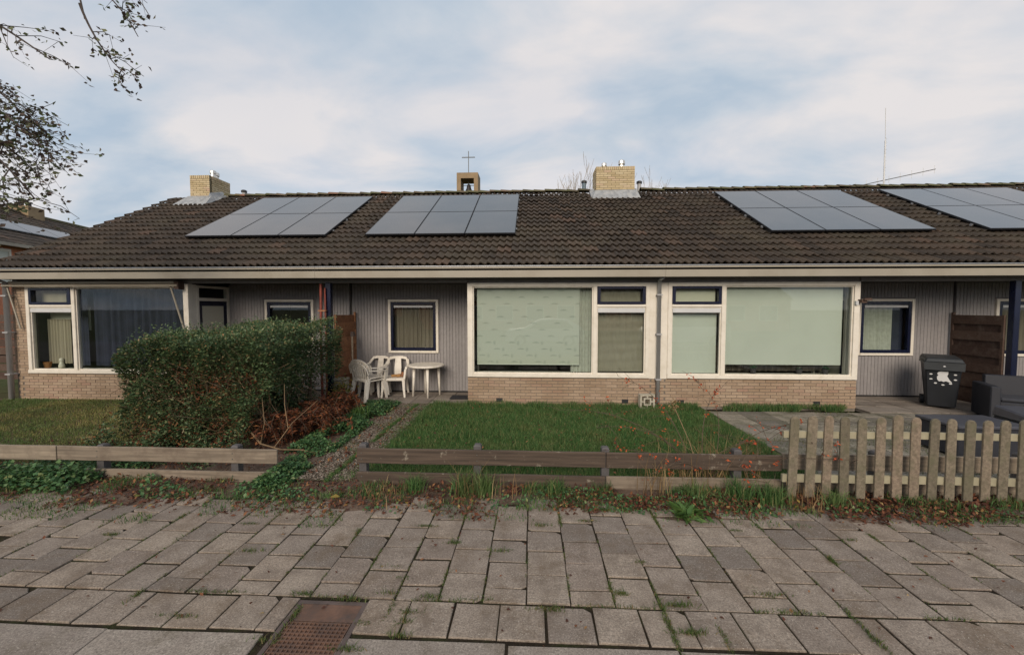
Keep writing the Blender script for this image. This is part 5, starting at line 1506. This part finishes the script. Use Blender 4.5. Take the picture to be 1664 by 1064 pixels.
sk2 = sk[rng.uniform(0, 1, len(sk)) < .3] + rng.normal(0, .04, (1, 3)); stuff('skirt_dead_leaves', [leaves(np.abs(sk2) * np.sign(sk2), .036, .4, .5)], M_fern, parent=t)
stuff('dead_leaves', [leaves(dl, .034, .2, .5)], M_fern, parent=t)

# dead ferns between hedge and path
def fern(x, y, n, reach, lab, seed):
    t = thing('dead_fern', lab, 'fern', (x, y, 0), group='withered ferns under the hedge')
    rs = random.Random(seed); m = MB(); LP = []; LD = []
    for k in range(n):
        a = rs.uniform(0, 6.28); r = reach * rs.uniform(.5, 1.1); hgt = rs.uniform(.18, .45)
        pts = []
        bx, by = x + rs.gauss(0, .12), y + rs.gauss(0, .12)
        for q in range(8):
            u = q / 7
            pts.append(Vector((bx + math.cos(a) * r * u, by + math.sin(a) * r * u, .03 + hgt * math.sin(math.pi * min(1, u * .85)) * 1.0)))
        m.tube(pts, [.004] * 8, 3, cap=False)
        for q in range(1, 8):
            for w_ in range(3):
                p = pts[q - 1].lerp(pts[q], w_ / 3)
                for sg in (-1, 1):
                    LP.append(p); LD.append((-math.sin(a) * sg + .4 * math.cos(a), math.cos(a) * sg + .4 * math.sin(a), -.35))
    m.build('stalks', M_twig, t)
    stuff('fronds', [leaves(np.array([tuple(p) for p in LP]), .07, .6, .34, np.array(LD))], M_fern, parent=t)
fern(-3.70, 5.75, 30, .42, 'withered red-brown fern nearest the low fence', 1)
fern(-3.45, 6.15, 30, .42, 'withered red-brown fern in the middle under the hedge', 2)
fern(-3.60, 6.70, 28, .42, 'withered red-brown fern behind the middle one', 3)
fern(-3.50, 7.25, 26, .40, 'withered red-brown fern farthest back near the stone pillar', 4)
t = thing('dead_branch', 'bare pale branch lying along the ground in front of the ferns', 'branch', (-3.3, 5.3, 0))
m = MB(); m.tube([(-3.95, 5.40, .24), (-3.75, 5.30, .12), (-3.45, 5.28, .05), (-3.15, 5.26, .06), (-2.90, 5.22, .03)], [.012, .011, .009, .008, .005], 6); m.build('limb', M_twigp, t)
m = MB(); m.tube([(-3.75, 5.30, .12), (-3.70, 5.32, .40), (-3.78, 5.4, .75)], [.007, .005, .003], 5); m.build('limb', M_twigp, t)
m = MB(); m.tube([(-3.55, 5.28, .07), (-3.38, 5.45, .38), (-3.2, 5.8, .62)], [.007, .005, .003], 5); m.build('limb', M_twigp, t)
m = MB(); m.tube([(-3.43, 5.42, .32), (-3.52, 5.5, .62), (-3.58, 5.6, .9)], [.007, .005, .003], 5); m.build('limb', M_twigp, t)

# ground cover
def mound(n, x0, x1, y0, y1, hmax, seed, thr=-.5):
    P = patchy(rect(n, x0, x1, y0, y1), 5, thr, seed)
    ex = np.minimum(np.minimum(P[:, 0] - x0, x1 - P[:, 0]) / .15, np.minimum(P[:, 1] - y0, y1 - P[:, 1]) / .15).clip(0, 1)
    return np.concatenate([P, (rng.uniform(.1, 1, len(P)) * hmax * (.35 + .65 * ex))[:, None]], 1)
stuff('ground_cover', [leaves(mound(9000, -3.42, -2.72, 5.3, 8.2, .13, 41, -1.2), .042, 1.6, .75), leaves(mound(900, -3.2, -2.8, 4.6, 5.3, .08, 42, 0), .04, 1.6, .75)], M_ivy, 'leafy green ground cover between the ferns and the gravel path', 'ground cover')
stuff('ground_cover', [leaves(mound(5200, -7.4, -4.35, 3.98, 4.36, .17, 43, -.5), .045, 1.4, .75), leaves(mound(4200, -7.6, -5.0, 3.98, 4.38, .24, 47, -1.5), .05, 1.4, .75), leaves(mound(3000, -8.5, -4.6, 4.46, 4.8, .15, 44, -.4), .045, 1.4, .75)], M_ivy, 'leafy green ground cover growing through the left low fence', 'ground cover')
stuff('ground_cover', [leaves(mound(2300, -3.15, -2.74, 4.14, 4.8, .14, 45, -.8), .042, 1.4, .75), leaves(mound(1300, -4.4, -2.3, 3.9, 4.35, .06, 46, .2), .04, 1.6, .75)], M_ivy, 'leafy green clump at the end of the left low fence', 'ground cover')
stuff('verge_weeds', [leaves(mound(3200, -.5, 5.6, 3.86, 4.36, .07, 48, .35), .036, 1.4, .6), leaves(mound(1500, -6.4, -.5, 3.75, 4.3, .06, 49, .5), .036, 1.4, .6)], M_ivy, 'low green weeds growing among the dead leaves along the fences', 'weeds')
# grassy tuft and yellow shrub near the chairs
stuff('iris_tuft', [blades(rng.normal(0, .07, (130, 2)) + [-3.1, 7.0], .26, .014, .6)], M_dand, 'strappy bright green tuft in the ground cover', 'plant')['kind'] = 'stuff'
t = thing('yellow_shrub', 'small yellow-green shrub growing in front of the stone pillar', 'shrub', (-4.0, 8.12, 0))
q = rng.normal(0, 1, (420, 3)) * [.12, .09, .14] + [-3.98, 8.14, .24]; q[:, 2] = np.abs(q[:, 2])
stuff('foliage', [leaves(q, .055, .5, .7)], M_yleaf, parent=t)
m = MB(); rs = random.Random(8)
for k in range(9): m.tube([(-4.0, 8.14, 0), (-4.0 + rs.gauss(0, .08), 8.12 + rs.gauss(0, .06), .22), (-4.0 + rs.gauss(0, .14), 8.12 + rs.gauss(0, .1), .42)], .004, 3)
m.build('stems', M_twig, t)

# gravel path with a grassy middle strip
pth = sheet('path', [(-2.80, 4.44), (-2.08, 4.44), (-2.12, 8.24), (-2.86, 8.24)], .004, M_gravelbed)
PP = rect(9000, -2.78, -2.10, 4.45, 8.2); PP = PP[~((np.abs(PP[:, 0] + 2.36 + .015 * np.sin(PP[:, 1] * 6)) < .035))]
n = len(PP); sz = rng.uniform(.005, .012, n)
octv = np.array([[1, 0, 0], [0, 1, 0], [-1, 0, 0], [0, -1, 0], [0, 0, .8], [0, 0, -.8]]); octf = np.array([[0, 1, 4], [1, 2, 4], [2, 3, 4], [3, 0, 4]])
ang_ = rng.uniform(0, 6.28, n); ca, sa_ = np.cos(ang_), np.sin(ang_)
V = np.zeros((n, 6, 3))
for k in range(6):
    ox, oy, oz = octv[k]
    j = rng.uniform(.7, 1.3, n)
    V[:, k, 0] = PP[:, 0] + (ox * ca - oy * sa_) * sz * j * 1.2; V[:, k, 1] = PP[:, 1] + (ox * sa_ + oy * ca) * sz * j; V[:, k, 2] = .008 + sz * .4 + oz * sz * j
F = (np.arange(n)[:, None, None] * 6 + octf[None]).reshape(-1, 3)
o = put('gravel', npmesh('gravel', V.reshape(-1, 3), F, M_pebble)); tag(o, 'loose beige gravel on the narrow garden path', 'gravel', kind='stuff')
q = np.stack([rng.normal(-2.36, .022, 2600) , rng.uniform(4.4, 8.15, 2600)], 1); q2 = patchy(rect(6000, -2.85, -2.1, 4.4, 8.2), 6, .25, 61); q3 = np.stack([rng.normal(-2.10, .05, 1800), rng.uniform(4.4, 8.2, 1800)], 1)
stuff('path_grass', [blades(patchy(q, 5, -.3, 62), .05, .006, .7), blades(q2, .035, .006, .8), blades(q3, .05, .006, .6)], M_grass, 'thin grass strips running along the gravel path', 'grass')
stuff('path_leaves', [leaves(np.concatenate([rect(420, -2.8, -2.1, 4.6, 7.9), np.full((420, 1), .02)], 1), .05, 2, .6)], M_litter, 'dark fallen leaves on the upper gravel path', 'leaves')

# thorny shrub with orange leaves arching over the low fence
t = thing('thorny_shrub', 'sprawling thorny shrub with orange leaves arching over the low fence', 'shrub', (2.0, 4.62, 0))
canes = [[(1.95, 4.65, 0), (1.75, 4.55, .45), (1.25, 4.5, .75), (.75, 4.6, .62)], [(1.95, 4.65, 0), (1.65, 4.7, .55), (1.0, 4.9, .80), (.35, 5.0, .72)], [(2.0, 4.65, 0), (2.05, 4.55, .5), (2.3, 4.4, .62), (2.9, 4.22, .60)],
         [(2.0, 4.65, 0), (2.1, 4.5, .40), (2.6, 4.24, .44), (3.3, 4.16, .46)], [(1.9, 4.65, 0), (1.75, 4.8, .7), (1.55, 5.2, 1.0), (1.2, 5.6, 1.05)], [(2.05, 4.65, 0), (2.25, 4.7, .6), (2.25, 4.85, .95), (2.0, 5.0, 1.12)],
         [(1.95, 4.6, 0), (1.8, 4.4, .40), (1.5, 4.2, .42), (1.15, 4.1, .25)], [(2.0, 4.6, 0), (2.15, 4.38, .42), (2.25, 4.2, .35), (2.45, 4.1, .18)], [(2.0, 4.65, 0), (2.35, 4.7, .55), (2.75, 4.6, .78), (3.4, 4.3, .80)],
         [(1.95, 4.65, 0), (1.6, 4.6, .35), (1.1, 4.5, .45), (.8, 4.45, .40)], [(1.98, 4.65, 0), (1.95, 4.7, .6), (2.15, 5.1, .85), (2.6, 5.6, .9)]]
OL = []; rs = random.Random(12)
def bez(pts, n=12):
    P_ = [Vector(p) for p in pts]; o = []
    for k in range(n + 1):
        u = k / n; a = [P_[i].lerp(P_[i + 1], u) for i in range(3)]; b = [a[i].lerp(a[i + 1], u) for i in range(2)]; o.append(b[0].lerp(b[1], u))
    return o
for c in canes:
    m = MB(); pts = bez(c); m.tube(pts, [.0065 - .0004 * k for k in range(13)], 4, cap=False)
    for k in range(10):
        i = rs.randint(4, 12); d_ = Vector((rs.gauss(0, 1), rs.gauss(0, 1), rs.gauss(.1, .8))).normalized()
        L_ = rs.uniform(.08, .3); e_ = pts[i] + d_ * L_
        m.tube([pts[i], pts[i].lerp(e_, .5) + Vector((0, 0, .015)), e_], [.003, .0025, .0015], 3, cap=False)
        if rs.random() < .42:
            cl_ = rs.randint(3, 9)
            for _ in range(cl_): OL.append(e_.lerp(pts[i], rs.uniform(0, .6)) + Vector((rs.gauss(0, .012), rs.gauss(0, .012), rs.gauss(0, .012))))
    for i in range(6, 13):
        if rs.random() < .35:
            for _ in range(rs.randint(2, 6)): OL.append(pts[i] + Vector((rs.gauss(0, .02), rs.gauss(0, .02), rs.gauss(0, .015))))
    m.build('cane', M_twig, t)
stuff('orange_leaves', [leaves(np.array([tuple(p) for p in OL]), .032, .3, .6)], M_berry, parent=t)
q = rng.normal(0, 1, (70, 3)) * [.035, .03, .04] + [1.78, 5.05, .78]
m = MB(); m.tube([(1.95, 4.65, 0), (1.88, 4.8, .4), (1.78, 5.05, .76)], .005, 4); m.build('flower_stem', M_twigp, t)
stuff('dry_flower', [leaves(q, .032, .3, .7)], M_straw, parent=t)
# rosette weed at the pavement edge
t = thing('rosette_weed', 'bright green leafy rosette weed at the edge of the pavement', 'weed', (1.48, 3.84, 0))
n = 60; a = rng.uniform(0, 6.28, n); dirs = np.stack([np.cos(a), np.sin(a), rng.uniform(.1, .9, n)], 1)
stuff('leaves', [leaves(np.tile([1.48, 3.84, .02], (n, 1)) + rng.normal(0, .025, (n, 3)) * [1, 1, .2], .17, .6, .30, dirs * 2.2), leaves(np.tile([1.56, 3.80, .02], (40, 1)) + rng.normal(0, .04, (40, 3)) * [1, 1, .3], .09, .6, .34)], M_dand, parent=t)

# tree at the left whose branches hang into the picture
t = thing('overhanging_tree', 'tree at the left edge with thin hanging branches and few dark leaves', 'tree', (-9.4, 5.0, 0))
MB().tube([(-9.5, 5.0, -.05), (-9.42, 5.0, 1.2), (-9.4, 5.02, 3.0), (-9.3, 5.0, 4.8), (-9.15, 5.0, 6.6), (-9.2, 5.1, 8.2)], [.24, .19, .16, .13, .09, .04], 10).build('trunk', M_bark, t, smooth=True)
limbs = [([(-9.35, 5, 3.9), (-8.0, 5.0, 4.9), (-6.9, 5.0, 4.55), (-6.05, 5.0, 3.42)], .035, 46), ([(-9.35, 5, 4.2), (-7.9, 5.1, 5.4), (-6.9, 5.1, 5.0), (-5.95, 5.1, 4.05)], .035, 44),
         ([(-9.3, 5, 5.0), (-8.0, 4.9, 6.6), (-7.0, 4.95, 6.0), (-5.86, 5.0, 5.18)], .035, 15), ([(-9.2, 5, 6.0), (-7.4, 5.0, 7.6), (-5.5, 5.0, 6.9), (-5.36, 5.0, 5.66), ], .035, 6),
         ([(-9.35, 5, 3.6), (-8.2, 4.9, 4.5), (-7.2, 4.9, 4.2), (-6.45, 4.9, 3.45)], .03, 44), ([(-9.3, 5, 5.2), (-7.8, 5.2, 5.9), (-7.0, 5.2, 5.2), (-6.3, 5.2, 4.5)], .03, 44),
         ([(-5.42, 5.0, 5.85), (-5.32, 5.0, 5.55), (-5.12, 5.0, 5.20), (-4.88, 5.02, 4.98)], .012, 9), ([(-5.5, 5.0, 6.2), (-5.2, 5.0, 6.1), (-4.9, 4.98, 5.9), (-4.66, 5.0, 5.42)], .012, 8), ([(-5.6, 5.0, 6.5), (-5.1, 5.1, 6.4), (-4.8, 5.1, 6.1), (-4.6, 5.1, 5.75)], .01, 6),
         ([(-9.3, 5, 4.4), (-8.2, 5.3, 5.2), (-7.2, 5.3, 4.7), (-6.35, 5.3, 3.8)], .03, 44), ([(-9.3, 5, 4.0), (-8.2, 5.2, 4.6), (-7.4, 5.2, 4.3), (-6.7, 5.2, 3.35)], .03, 24)]
limbs = [([(x - (.32 if x > -9 else 0) - (.12 if (x > -9 and p[-1][2] < 5.0 and p[-1][0] < -5) else 0), y, z) for x, y, z in p], r, n) for p, r, n in limbs]
rs = random.Random(21); LPs = []
for pts0, r, nt_ in limbs:
    m = MB(); pts = bez(pts0, 16)
    m.tube(pts, [r * (1 - .85 * k / 16) + .003 for k in range(17)], 5, cap=False)
    for k in range(nt_):
        i = rs.randint(7 if r > .02 else 3, 16)
        d_ = (Vector((rs.gauss(.35, .5), rs.gauss(0, .5), rs.gauss(-.35, .45)))).normalized(); L_ = rs.uniform(.18, .55) * (1 if r > .02 else .55)
        p0 = pts[i]; p1 = p0 + d_ * L_ * .5 + Vector((rs.gauss(0, .03), rs.gauss(0, .03), rs.gauss(0, .03))); p2 = p1 + (d_ + Vector((.25, 0, rs.gauss(-.25, .3)))).normalized() * L_ * .5
        m.tube([p0, p1, p2], [.007, .005, .003], 3, cap=False)
        for _ in range(rs.randint(4, 9)):
            LPs.append(p0.lerp(p2, rs.uniform(.3, 1.05)) + Vector((rs.gauss(0, .035), rs.gauss(0, .035), rs.gauss(0, .035))))
        for _ in range(2):
            a_ = p1.lerp(p2, rs.random()); b_ = a_ + Vector((rs.gauss(.05, .1), rs.gauss(0, .08), rs.gauss(-.06, .09)))
            m.tube([a_, b_], [.003, .0015], 3, cap=False)
            for _ in range(rs.randint(2, 4)): LPs.append(b_ + Vector((rs.gauss(0, .02), rs.gauss(0, .02), rs.gauss(0, .02))))
    m.build('limb', M_bark, t)
stuff('crown', [leaves(np.array([tuple(p) for p in LPs]), .062, .2, .62)], M_tleaf, parent=t)
